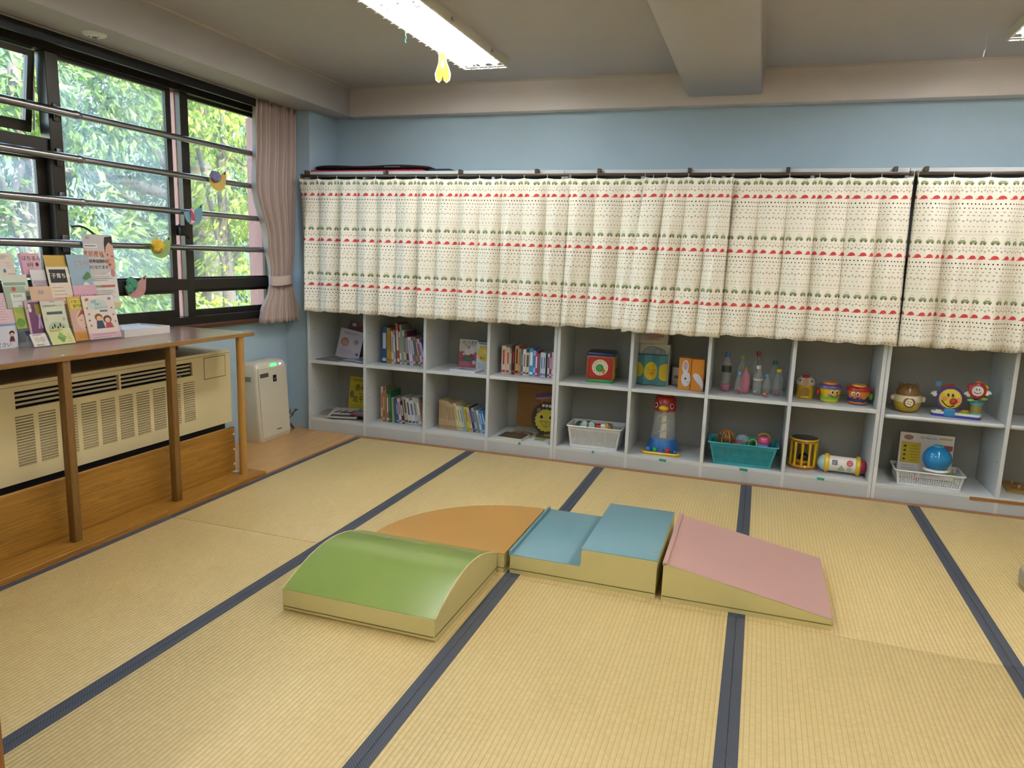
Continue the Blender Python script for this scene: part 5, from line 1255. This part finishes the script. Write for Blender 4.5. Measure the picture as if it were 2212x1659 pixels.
for (x, z, sh, m_, s_) in ((-.045, .018, 'sq', plas('btn_grey', '#5d6272'), .019), (.042, .022, 'c', plas('btn_red', '#b02a44'), .019), (-.005, -.014, 't', plas('btn_green', '#9aa86a'), .022), (.042, -.018, 'c', plas('btn_white', '#b8b2a0'), .013)):
    m = MB()
    if sh == 'sq': m.rbox(-s_*.85, s_*.85, -.003, .003, -s_*.85, s_*.85, .003, 2)
    elif sh == 'c': m.ell(0, 0, s_, s_, -.003, .003, 20)
    else: m.prism(rounded([(-s_, -s_*.75), (s_, -s_*.75), (0, s_*.95)], .006, 3), -.003, .003)
    a = math.asin(z/.052); m.build('button', m_, t, 40, loc=(x, -.0515*math.cos(a), z), rot=(-a, 0, 0))
    w = MB().tube([(s_*.4*math.cos(k*PI/4), 0, s_*.4*math.sin(k*PI/4)) for k in range(8)], .0012, 5, closed=True); w.build('button_mark', WHT, t, 60, loc=(x, -.0515*math.cos(a)-.004, z), rot=(-a, 0, 0))

# ninth bay
zu3 = ZM[3]
t = thing('bear_chime', 'yellow and brown bear-shaped tumbler chime', 'toy', (.920, 5.0, zu3))
MB().lathe([(.030, 0), (.058, .012), (.074, .045), (.076, .070), (.0, .071)], 32).build('bowl', plas('bear_yellow', '#c9a826'), t, 50)
MB().lathe([(.077, .066), (.080, .074), (.079, .100), (.070, .108), (0, .108)], 32).build('collar', CREAM, t, 50)
MB().lathe([(.066, .104), (.064, .135), (.046, .165), (0, .178)], 32).build('head', plas('bear_brown', '#7a5c30'), t, 50)
for sx in (-1, 1):
    MB().sph((sx*.045, 0, .168), (.014, .010, .014), 12).build('ear', plas('bear_brown', '#7a5c30'), t, 60)
    MB().sph((sx*.085, -.01, .085), (.014, .014, .018), 12).build('handle', CREAM, t, 60)
    MB().sph((sx*.012, -.050, .158), .004, 8).build('eye', BLK, t, 60)
MB().lathe([(.032, 0), (.032, .006), (.026, .008), (0, .008)], 24, (0, 0, 0), 'y').build('medal', plas('medal_brown', '#6a4f3a'), t, 50, loc=(-.002, -.074, .068), rot=(.1, 0, PI))
MB().lathe([(.023, 0), (.021, .003), (0, .003)], 20, (0, 0, 0), 'y').build('medal_face', CREAM, t, 50, loc=(-.002, -.083, .068), rot=(.1, 0, PI))
for i in range(4): MB().sph((-.002+.010*math.cos(i*PI/2+.5), -.087, .068+.010*math.sin(i*PI/2+.5)), .003, 8).build('medal_dot', BLK, t, 60)
t = thing('musical_flower_toy', 'musical toy with yellow clown face and red flower', 'toy', (1.180, 4.965, zu3), math.radians(-9))
base_o = rounded([(-.130, -.045), (.135, -.045), (.135, .035), (-.130, .035)], .04, 8)
MB().prism(base_o, .0, .016, 'xy').build('foot', plas('base_blue', '#3a3f9a'), t, 40)
MB().prism([(x*.985, y*.97) for x, y in base_o], .016, .030, 'xy').build('keyboard', WHT, t, 40)
MB().rbox(-.062, -.004, -.050, -.02, .004, .052, .006, 3).build('stand', plas('stand_blue', '#2f7fb5'), t, 40)
MB().lathe([(.030, .030), (.032, .040), (.0, .041)], 24, (.048, -.008, 0)).build('green_key', LIME, t, 50)
MB().lathe([(.020, .040), (.019, .048), (.0, .049)], 20, (.048, -.008, 0)).build('orange_key', ORA, t, 50)
MB().lathe([(.016, .030), (.014, .036), (0, .036)], 20, (-.088, -.012, 0)).build('white_key', WHT, t, 50)
MB().lathe([(.070, 0), (.074, .008), (.066, .018), (0, .018)], 36, (0, 0, 0), 'y').build('face_ring', PUR, t, 50, loc=(-.036, -.006, .108), rot=(.12, 0, PI))
MB().lathe([(.060, 0), (.058, .006), (0, .010)], 36, (0, 0, 0), 'y').build('face', plas('face_yellow', '#d9bd2c'), t, 50, loc=(-.036, -.023, .110), rot=(.12, 0, PI))
MB().sph((-.020, -.045, .098), .020, 18).build('nose', RED, t, 60)
for sx in (-1, 1):
    MB().sph((-.038+sx*.012, -.036, .133), (.006, .003, .011), 12).build('eye', BLK, t, 60)
    MB().sph((-.030+sx*.036, -.032, .107), (.014, .003, .014), 12).build('cheek', plas('cheek_orange', '#d98a5c'), t, 60)
MB().tube([(-.082+.07*k/10, -.036, .098-.036*math.sin(PI*k/10*.75)) for k in range(11)], .003, 6).build('mouth', BLK, t, 60)
MB().tube([(-.06, .0, .165), (-.10, .0, .178), (-.02, -.0, .198), (-.075, 0, .182), (-.025, 0, .19)], .0035, 6).build('red_bow', RED, t, 60)
MB().rbox(-.012, .018, -.008, .008, .182, .214, .005, 2).build('hat', plas('hat_blue', '#3f7fa8'), t, 40, rot=(0, -.3, 0), loc=(-.05, 0, .0))
def glove(x, z, s): 
    m = MB().sph((x, -.01, z), (.013, .006, .012), 12)
    for k in range(4): a = (.2+k*.5) if s > 0 else PI-(.2+k*.5); m.tube([(x, -.01, z), (x+.024*math.cos(a), -.01, z+.022*math.sin(a))], .0045, 6)
    m.build('glove', WHT, t, 60)
glove(-.118, .125, -1)
MB().lathe([(.034, .030), (.034, .092), (.0, .093)], 24, (.103, -.0, 0)).build('bead_jar', M('jar_plastic', '#9a8f4a', .12, 0, 0, alpha=.75), t, 50)
MB().lathe([(.036, .090), (.036, .100), (.03, .101)], 24, (.103, 0, 0)).build('jar_rim', plas('rim_blue', '#3f97bf'), t, 50)
MB().lathe([(.036, .030), (.036, .036), (.03, .037)], 24, (.103, 0, 0)).build('jar_foot', plas('rim_blue', '#3f97bf'), t, 50)
MB().cyl((.100, 0, .095), (.098, 0, .15), .005, n=8).build('stem', LIME, t, 60)
for i in range(6):
    a = i*PI/3+.5; MB().sph((.098+.042*math.cos(a), .0, .172+.042*math.sin(a)), (.018, .009, .018), 12).build('petal', (YEL, ORA, RED, LIME, NAVY, PUR)[i], t, 60)
MB().lathe([(.046, 0), (.048, .008), (.042, .014), (0, .014)], 30, (0, 0, 0), 'y').build('flower_rim', RED, t, 50, loc=(.098, -.004, .172), rot=(.05, 0, PI))
MB().lathe([(.031, 0), (.030, .004), (0, .005)], 28, (0, 0, 0), 'y').build('flower_face', WHT, t, 50, loc=(.098, -.018, .172), rot=(.05, 0, PI))
for sx in (-1, 1): MB().sph((.098+sx*.007, -.024, .181), (.003, .002, .005), 8).build('flower_eye', BLK, t, 60)
MB().tube([(.080+.036*k/8, -.0245, .166-.010*math.sin(PI*k/8)) for k in range(9)], .0018, 6).build('flower_mouth', BLK, t, 60)
glove(.055, .142, -1); glove(.146, .158, 1)
MB().sph((.072, 0, .110), (.020, .010, .009), 12).build('leaf', LIME, t, 60); MB().sph((.135, 0, .125), (.022, .010, .012), 12).build('leaf', LIME, t, 60)
# card and ball in the low basket
cd = sheet('toy_card', 'white toy instruction card with yellow panel in low basket', 'card', .300, .275, .004, '#c6c4c2',
     [('r', -.46, -.10, .30, .78, '#b5a31f'), ('t', 'Go Opus Go', .062, .03, .91, '#3a3a3e'), ('r', .18, .48, .66, .78, '#8f3a2c'), ('e', -.34, .89, .09, .06, '#8a6a5c'), ('r', .22, .46, .90, .94, '#b5a31f'),
      ('l', -.28, -.13, .36, .70, 6, '#6a5f14'), ('e', -.39, .68, .025, .022, '#2a2614'), ('e', -.39, .58, .025, .022, '#2a2614'), ('e', -.39, .48, .025, .022, '#2a2614'), ('e', -.39, .38, .025, .022, '#2a2614'), ('l', -.42, -.12, .06, .24, 4, '#77777c'), ('l', .15, .4, .35, .6, 5, '#9a9aa0')], pages=False)
pose(cd, (1.067, 5.035, zl+.022), .06, -.06)
t = thing('light_ball', 'glossy blue ball toy with pale skirt in low basket', 'ball', (1.118, 4.965, zl+.085))
MB().sph((0, 0, .083), .080, 28).build('ball', plas('ball_blue', '#1f7fb8', .15), t, 60)
MB().lathe([(.030, .155), (.026, .166), (0, .168)], 20).build('cap', plas('ball_teal', '#2f9fb0'), t, 50)
MB().lathe([(.050, .004), (.074, .010), (.066, .022), (.05, .02)], 28).build('skirt', WHT, t, 50)
nt = thing('name_sticker', 'white printed name sticker on low basket front', 'sticker', (1.105, 4.8755, zl+.058), -.02)
MB().box(-.105, .09, -.0006, .0, 0, .030).build('sticker', ink('#c3c2be'), nt)
ln = MB()
for i in range(3): ln.box(-.09, .05-.03*i, -.0010, -.0007, .006+.008*i, .0085+.008*i)
lo = ln.build('small_print', ink('#7a7872'), nt); lo['kind'] = 'stuff'
tag(MB().sph((0, 0, 0), (.03, .025, .022), 14).build('soft_ball', RED, smooth=60, loc=(1.02, 4.985, zl+.03)), 'red ball beside the card in low basket', 'ball')
tag(MB().rbox(-.018, .018, -.02, .02, 0, .07, .006, 2).build('toy_block', LIME, smooth=40, loc=(1.215, 5.005, zl+.0045)), 'lime green block at far end of low basket', 'toy block')
# tenth bay, mostly cut off by the picture edge
t = thing('peg_puzzle', 'wooden peg puzzle board on lowest shelf', 'puzzle', (1.70, 5.09, ZLo), -.12)
MB().rbox(-.17, .17, -.13, .13, 0, .010, .003, 2).build('board', wood('puzzle_wood', '#a07a42', '#b88f52', 'x', 8, .5), t, 40)
for i, (x, y) in enumerate(((-.12, .06), (-.10, -.05), (-.02, .02), (.02, -.07), (.1, .05), (.1, -.05))):
    MB().ell(x, y, .042, .03, .010, .015, 18, 'xy').build('piece', wood('puzzle_piece_wood', '#8a6530', '#a57c3e', 'x', 8, .5), t)
    MB().cyl((x, y, .015), (x, y, .034), .006, .008, 10).build('peg', wood('peg_wood', '#c2a068', '#d0b07a', 'z', 8, .5), t, 40)
tag(MB().sph((0, 0, .03), (.035, .035, .03), 16).build('toy_ball', YEL, smooth=60, loc=(1.60, 4.96, zu3)), 'yellow ball toy on upper shelf at picture edge', 'ball')
# ------------------------------------------------------------------ leaflet stand on the counter
ZT_ = .901
acr = M('clear_acrylic', '#e6ecf2', .06, 0, 0, alpha=.16)
def place(t, X, y0, y1, z0, lean=.22):
    """face the room (+x)"""
    return pose(t, (X, (y0+y1)/2, z0), lean, PI/2)
def sc(X, Xn, y0, y1, z0, z1):
    k = Xn/X; return y0*k, y1*k, 1.4+(z0-1.4)*k, 1.4+(z1-1.4)*k
LF = []
def leaf(name, label, Xo, Xn, y0, y1, z0, z1, col, prints, zbase=None, lean=.2, cat='leaflet', th=.0015):
    a, b, c, d = sc(Xo, Xn, y0, y1, z0, z1)
    if zbase is not None: c = zbase
    mid = (a+b)/2; a, b = mid+(a-mid)*.86, mid+(b-mid)*.86
    t = sheet(name, label, cat, b-a, (d-c)/math.cos(lean), th, col, prints, 'leaflets in the counter stand', pages=False)
    # the top leans back, so the visible foot stands a little forward
    pose(t, (Xn+math.tan(lean)*(d-c)/2, (a+b)/2, c), lean, PI/2); return t
T3, T2, T1 = 1.02, .955, .912
def stand(label, y0, y1, loc_x=-3.29):
    t = thing('leaflet_stand', label, 'leaflet stand', (loc_x-.09, (y0+y1)/2, ZT_), group='clear acrylic leaflet stands')
    w = (y1-y0)/2
    for (x, z) in ((.085, 0), (.02, .07), (-.05, .14)):
        MB().box(x, x+.004, -w, w, z+.002, z+.055).build('front_lip', acr, t); MB().box(x-.05, x, -w, w, z+.002, z+.006).build('tier_floor', acr, t)
    for s_ in (-1, 1):
        MB().prism([(-.10, 0), (.09, 0), (.09, .055), (.03, .125), (-.045, .20), (-.10, .24)], s_*w-.0015, s_*w+.0015, 'xz').build('side_panel', acr, t)
    MB().box(-.103, -.10, -w, w, .0, .24).build('back_panel', acr, t)
    return t
stand('clear stepped leaflet stand next to the white tray', 2.775, 3.07); stand('clear stepped leaflet stand beside the white notice box', 2.525, 2.765)
leaf('poster', 'white notice with baby face standing at the back of stand', -3.30, -3.455, 2.868, 3.081, 1.116, 1.448, '#cfc8bd',
     [('p', [(-.5, .45), (.5, .45), (.5, 1), (-.5, 1)], '#b9b3ae'), ('p', [(.24, .97), (.5, .985), (.5, .60), (.20, .74), (.20, .88)], '#2a2422'), ('p', [(.5, .86), (.36, .90), (.25, .84), (.20, .74), (.20, .64), (.25, .56), (.36, .52), (.5, .53)], '#c99a86'), ('e', .28, .73, .03, .010, '#3a2a24'), ('e', .43, .71, .03, .010, '#3a2a24'), ('e', .35, .66, .025, .012, '#b5826c'), ('e', .31, .595, .05, .020, '#a8523f'), ('p', [(.1, .46), (.49, .46), (.49, .53), (.3, .50)], '#d6cfc8'),
      ('t', '北区', .035, -.34, .95, '#4a4a4a'), ('r', -.48, -.05, .82, .87, '#d6d0c6'), ('r', -.45, -.09, .838, .852, '#6a6a70'), ('t', '産前産後', .085, -.20, .735, '#c0602c'), ('t', 'の', .05, .10, .70, '#3a3a3a'), ('t', '国民健康保険料が', .055, -.16, .635, '#3a3634'), ('t', '免除になります', .055, -.16, .555, '#3a3634'), ('e', .37, .48, .07, .055, '#b07a6c'),
      ('l', -.45, .40, .38, .43, 3, '#9c968e'), ('r', -.40, .1, .29, .315, '#8fa06a'), ('r', -.1, .38, .29, .315, '#c0583f'), ('l', -.42, .42, .12, .24, 6, '#9c968e'), ('r', -.5, .5, 0, .07, '#c2b37a'), ('l', -.3, .3, .025, .05, 2, '#3a3420')], ZT_+.15, .10)
leaf('leaflet', 'light blue leaflet with green bird before baby notice', -3.26, -3.42, 2.749, 2.894, 1.136, 1.342, '#8fa2ad',
     [('p', [(-.5, 0), (.5, 0), (.5, .3), (-.5, .22)], '#c5c4ac'), ('t', 'どうぞ！', .09, .18, .85, '#c98a3a'), ('p', [(.02, .58), (.3, .70), (.42, .68), (.44, .60), (.2, .55)], '#4f7a3a'), ('e', .16, .38, .2, .14, '#c7c7b4'), ('l', .02, .3, .34, .44, 3, '#7a8a7a'), ('r', -.5, .5, .18, .22, '#7d8a4f'), ('l', -.3, .4, .05, .13, 3, '#6a7060')], ZT_+.145)
leaf('leaflet', 'cream leaflet with orange top band in clear stand', -3.28, -3.435, 2.643, 2.779, 1.139, 1.338, '#cfc5a8', [('r', -.5, .5, .80, 1, '#bf9a3c'), ('r', -.2, .15, .62, .72, '#5a5a52'), ('l', -.4, .4, .1, .58, 8, '#9a927a')], ZT_+.145)
leaf('leaflet', 'beige leaflet with black banner and red lines', -3.22, -3.37, 2.605, 2.742, 1.109, 1.283, '#d2c4ab', [('r', -.40, .36, .74, .96, '#1f1c1a'), ('t', '「子育ちの', .09, 0, .85, '#e2d9c4'), ('l', -.4, .3, .08, .66, 11, '#a8665a')], ZT_+.075)
leaf('booklet', 'pink booklet with red title in middle tier', -3.20, -3.355, 2.715, 2.872, 1.046, 1.194, '#c69aa4', [('t', '子どもたちの育つ', .10, 0, .72, '#a03a5c')], ZT_+.078, th=.004, cat='booklet')
leaf('booklet', 'pale guide booklet with two cartoon parents in front tier', -3.10, -3.285, 2.671, 2.885, .933, 1.147, '#d2c3b4',
     [('e', -.05, .80, .30, .13, '#b4c4b8'), ('t', '北区', .075, -.15, .86, '#3f4a3c'), ('t', '子育て', .06, -.05, .79, '#3f4a3c'), ('t', 'ガイドブック', .06, .05, .71, '#3f4a3c'), ('r', -.02, .22, .62, .66, '#5a6a7a'), ('e', -.10, .50, .12, .085, '#7a5424'), ('e', -.09, .47, .085, .06, '#d0a883'), ('p', [(-.22, .24), (.04, .24), (.0, .42), (-.18, .42)], '#3a4450'), ('e', .16, .44, .13, .09, '#5a3a22'), ('e', .16, .42, .085, .06, '#d6ae8c'), ('p', [(.05, .24), (.32, .24), (.26, .36), (.1, .36)], '#a8424c'), ('r', -.5, .5, 0, .14, '#c7a3a6'), ('l', -.4, .4, .04, .10, 2, '#8a6a6e'),
      ('e', -.40, .72, .03, .02, '#b5703f'), ('e', .36, .70, .03, .02, '#8f6a8a'), ('e', -.38, .58, .03, .02, '#9a8f3f'), ('e', .38, .54, .03, .02, '#b5703f'), ('e', -.40, .44, .03, .02, '#8f4a4a'), ('e', .40, .38, .03, .02, '#7a8a4f'), ('e', -.38, .32, .03, .02, '#b5703f'), ('e', -.36, .92, .05, .03, '#a85a4a'), ('e', .34, .92, .05, .03, '#6a7f9a')], ZT_+.008, th=.006, cat='booklet')
leaf('booklet', 'orange and yellow booklet with sleeping face drawing', -3.12, -3.295, 2.615, 2.740, .934, 1.145, '#c49a4a',
     [('r', -.4, .5, .72, .95, '#cdbb4a'), ('t', '子育て相談', .085, .05, .88, '#3a4a2a'), ('t', '専門相談', .085, .05, .78, '#3a4a2a'), ('p', [(-.5, .2), (.5, .2), (.5, .7), (-.5, .7)], '#c09a86'), ('e', .1, .47, .34, .22, '#cfae9a'), ('p', [(-.2, .52), (.1, .70), (.4, .60), (.44, .52), (.1, .60)], '#9a4a3a'), ('e', .0, .46, .05, .008, '#4a2c24'), ('e', .26, .46, .05, .008, '#4a2c24'), ('p', [(.1, .30), (.4, .30), (.46, .24), (.15, .26)], '#8f2f2c'), ('r', -.5, .5, 0, .2, '#bf8436'), ('l', -.3, .35, .06, .14, 3, '#8a5a20')], ZT_+.008, th=.008, cat='booklet')
leaf('leaflet', 'pale green leaflet with family centre title in front tier', -3.14, -3.31, 2.485, 2.628, .988, 1.138, '#c3c6a8',
     [('t', '児童家庭支援センター', .065, 0, .80, '#2c3320'), ('t', '北区立', .05, 0, .92, '#4a4f3a'), ('r', -.32, .34, .56, .64, '#4f524c'), ('r', -.5, .5, .94, 1, '#c99aa0'), ('e', 0, .18, .36, .17, '#a9b48e'), ('e', -.2, .18, .03, .06, '#2c2c24'), ('e', -.1, .24, .03, .06, '#2c2c24'), ('e', .02, .17, .03, .06, '#2c2c24'), ('e', .13, .25, .03, .06, '#2c2c24'), ('e', .24, .16, .03, .06, '#2c2c24'), ('e', -.30, .12, .03, .05, '#2c2c24'), ('e', -.36, .45, .05, .05, '#d3b98a'), ('e', .34, .42, .05, .05, '#c99a8a')], ZT_+.05)
leaf('card', 'yellow green card with clover at stand foot', -3.08, -3.272, 2.463, 2.604, .933, 1.004, '#c4c17c', [('e', -.08, .42, .10, .14, '#6f9a3c'), ('e', .08, .42, .10, .14, '#6f9a3c'), ('e', 0, .58, .09, .16, '#7aa544'), ('e', 0, .28, .09, .16, '#64903a'), ('l', -.4, .2, .84, .92, 2, '#6a6a3a'), ('l', .22, .42, .15, .6, 4, '#8a8a5a')], ZT_+.004, .45, 'card')
leaf('booklet', 'purple booklet with ribbon drawing in front tier', -3.15, -3.32, 2.420, 2.520, .984, 1.133, '#b59a98',
     [('p', rounded([(-.40, .04), (.46, .04), (.46, .96), (-.34, .96)], .12, 4), '#6a3a5c'), ('e', -.26, .80, .10, .12, '#d8cfc8'), ('t', '必見', .10, -.26, .80, '#3a2a34'), ('r', .02, .36, .60, .90, '#8a7a2c'), ('p', [(.18, .62), (.28, .60), (.10, .22), (0, .22)], '#b59ab0'), ('p', [(.10, .60), (.20, .62), (.30, .24), (.2, .22)], '#a58aa2'), ('t', 'う', .10, .2, .12, '#2a1c24')], ZT_+.045, th=.006, cat='booklet')
leaf('leaflet', 'orange leaflet with family support centre title', -3.21, -3.36, 2.488, 2.619, 1.104, 1.193, '#cba987', [('t', '子ども家庭支援センター', .105, 0, .22, '#8f2f1c'), ('e', -.06, .70, .05, .10, '#4a7f9a'), ('e', .06, .70, .05, .10, '#4a7f9a'), ('e', -.06, .70, .03, .06, '#cba987'), ('e', .06, .70, .03, .06, '#cba987')], None)
leaf('leaflet', 'mauve leaflet with orange flames before pink booklet', -3.25, -3.40, 2.535, 2.625, 1.145, 1.269, '#b3a0a8', [('r', -.5, .5, .62, 1, '#c9c6c0'), ('t', 'ママになる方へ', .075, 0, .52, '#5a3a4a'), ('p', [(-.45, .1), (-.3, .26), (-.1, .14), (.1, .28), (.25, .14), (.4, .26), (.45, .1)], '#c07a2c'), ('l', -.3, .3, .34, .42, 2, '#7a5a6a')], None)
leaf('leaflet', 'pale green striped leaflet at the stand end', -3.24, -3.40, 2.379, 2.524, 1.151, 1.249, '#c3c4ae', [('r', -.45, .40, .50, .64, '#7f9a86'), ('r', -.25, .2, .26, .40, '#7f9a86'), ('l', -.3, .3, .1, .2, 2, '#5a6a5c')], None)
leaf('leaflet', 'blue green leaflet with red mark and white panel', -3.20, -3.35, 2.361, 2.477, 1.101, 1.197, '#9aa58a', [('p', rounded([(-.25, .04), (.45, .04), (.45, .70), (-.25, .70)], .05, 3), '#c9cbbf'), ('e', -.03, .88, .09, .10, '#b5443c'), ('t', '乳幼児', .14, .08, .55, '#6a4a44'), ('t', 'ショートステイ事業', .085, .1, .30, '#4a4f7a'), ('t', '900', .11, .1, .08, '#2c2c2c')], None)
leaf('booklet', 'pink booklet with large hiragana title at stand back', -3.30, -3.45, 2.519, 2.643, 1.231, 1.346, '#c99aa0', [('r', -.5, -.40, 0, 1, '#a87aa8'), ('t', 'はちまん', .21, .08, .78, '#2a1c24'), ('t', '8月', .19, -.02, .52, '#2a1c24'), ('e', .30, .54, .07, .08, '#2a1c24'), ('l', -.2, .35, .12, .3, 3, '#8a5a66')], None, th=.005, cat='booklet')
leaf('leaflet', 'cream pink leaflet with blue dot at stand back end', -3.30, -3.45, 2.388, 2.506, 1.233, 1.344, '#cfbfae', [('l', -.3, .3, .80, .88, 2, '#6a5f5a'), ('e', .0, .28, .07, .08, '#4a6a9a'), ('r', .1, .42, .06, .18, '#c49a8a'), ('e', .42, .10, .05, .06, '#4f8aa8'), ('l', .1, .4, .4, .6, 3, '#a09086')], None)
leaf('leaflet', 'green leafy leaflet beside purple booklet', -3.16, -3.335, 2.370, 2.435, 1.010, 1.135, '#a3a848', [('e', .0, .70, .35, .16, '#8aa03c'), ('e', -.1, .22, .35, .16, '#5f8a34')], None)
leaf('card', 'white card with animal doodles at stand foot', -3.08, -3.272, 2.379, 2.469, .933, .990, '#cfc6b8', [('e', -.15, .52, .17, .22, '#bfb3a2'), ('e', .18, .50, .17, .22, '#b8ab98'), ('l', -.35, .35, .86, .94, 2, '#7a7268'), ('l', -.3, .3, .08, .14, 2, '#7a7268')], ZT_+.004, .45, 'card')
leaf('leaflet', 'pale pink papers at the stand end behind notice box', -3.20, -3.345, 2.279, 2.413, 1.033, 1.170, '#cdb0b0', [('l', -.4, .3, .15, .9, 10, '#b58a8c')], None)
# white notice box at the picture edge
nb = thing('notice_box', 'white paper box with red lettering and boy drawing', 'box', (-3.43, 2.36, ZT_))
MB().box(-.10, .095, -.16, .155, 0, .002).box(.093, .095, -.16, .155, .002, .105).box(-.10, -.098, -.16, .155, .002, .155).prism([(-.10, .002), (.095, .002), (.095, .105), (-.10, .155)], -.16, -.158, 'xz').prism([(-.10, .002), (.095, .002), (.095, .105), (-.10, .155)], .153, .155, 'xz').build('box_body', M('box_white', '#d3d3d6', .5), nb)
f_ = .0955
def onbox(name, mat, m): m.build(name, mat, nb)
onbox('lettering', ink('#b53030'), MB().text('おねがい', .034, (f_, -.075, .080), (0, 1, 0)))
onbox('lettering', ink('#2a2a2c'), MB().text('おもちゃは', .022, (f_, -.075, .044), (0, 1, 0)).text('ここに入れてください', .024, (f_, .0, .016), (0, 1, 0)))
MB().ell(.125, .070, .013, .012, f_, f_+.0005, 16, 'yz').build('boy_hair', ink('#1f1a1a'), nb)
MB().ell(.125, .064, .010, .009, f_+.0006, f_+.001, 16, 'yz').build('boy_face', ink('#d6a98c'), nb)
MB().prism([(.112, .034), (.138, .034), (.133, .055), (.117, .055)], f_, f_+.0005, 'yz').build('boy_body', ink('#5a2f30'), nb)
MB().prism([(.112, .030), (.140, .030), (.136, .036), (.116, .036)], f_+.0006, f_+.001, 'yz').build('boy_legs', ink('#b5524c'), nb)
# white tray of paper
tr_ = thing('paper_tray', 'white cardboard tray lying on counter beside the stand', 'tray', (-3.36, 3.21, ZT_), 0)
wm = M('tray_white', '#cfcac0', .6, 0, .04)
MB().box(-.13, .095, -.145, .18, 0, .003).build('floor_plate', wm, tr_)
MB().box(.092, .095, -.145, .18, .003, .042).build('front_wall', wm, tr_); MB().box(-.13, -.127, -.145, .18, .003, .042).build('back_wall', wm, tr_)
MB().box(-.127, .092, -.145, -.142, .003, .042).build('end_wall', wm, tr_); MB().box(-.127, .092, .177, .18, .003, .042).build('end_wall', wm, tr_)
tag(MB().box(-.12, .085, -.138, .173, 0, .030).build('paper_stack', M('paper_blue_white', '#c3c8d6', .6, 0, .03), loc=(-3.36, 3.21, ZT_+.0035)), 'stack of blank paper inside the white tray', 'paper')
tag(MB().prism(rounded([(-.025, 0), (.025, 0), (.02, .07), (-.025, .07)], .01, 3), 0, .002, 'yz').build('price_card', M('card_grey_white', '#bdbab4', .5), loc=(-3.345, 3.045, ZT_+.02)), 'small rounded white card at the stand side', 'card')
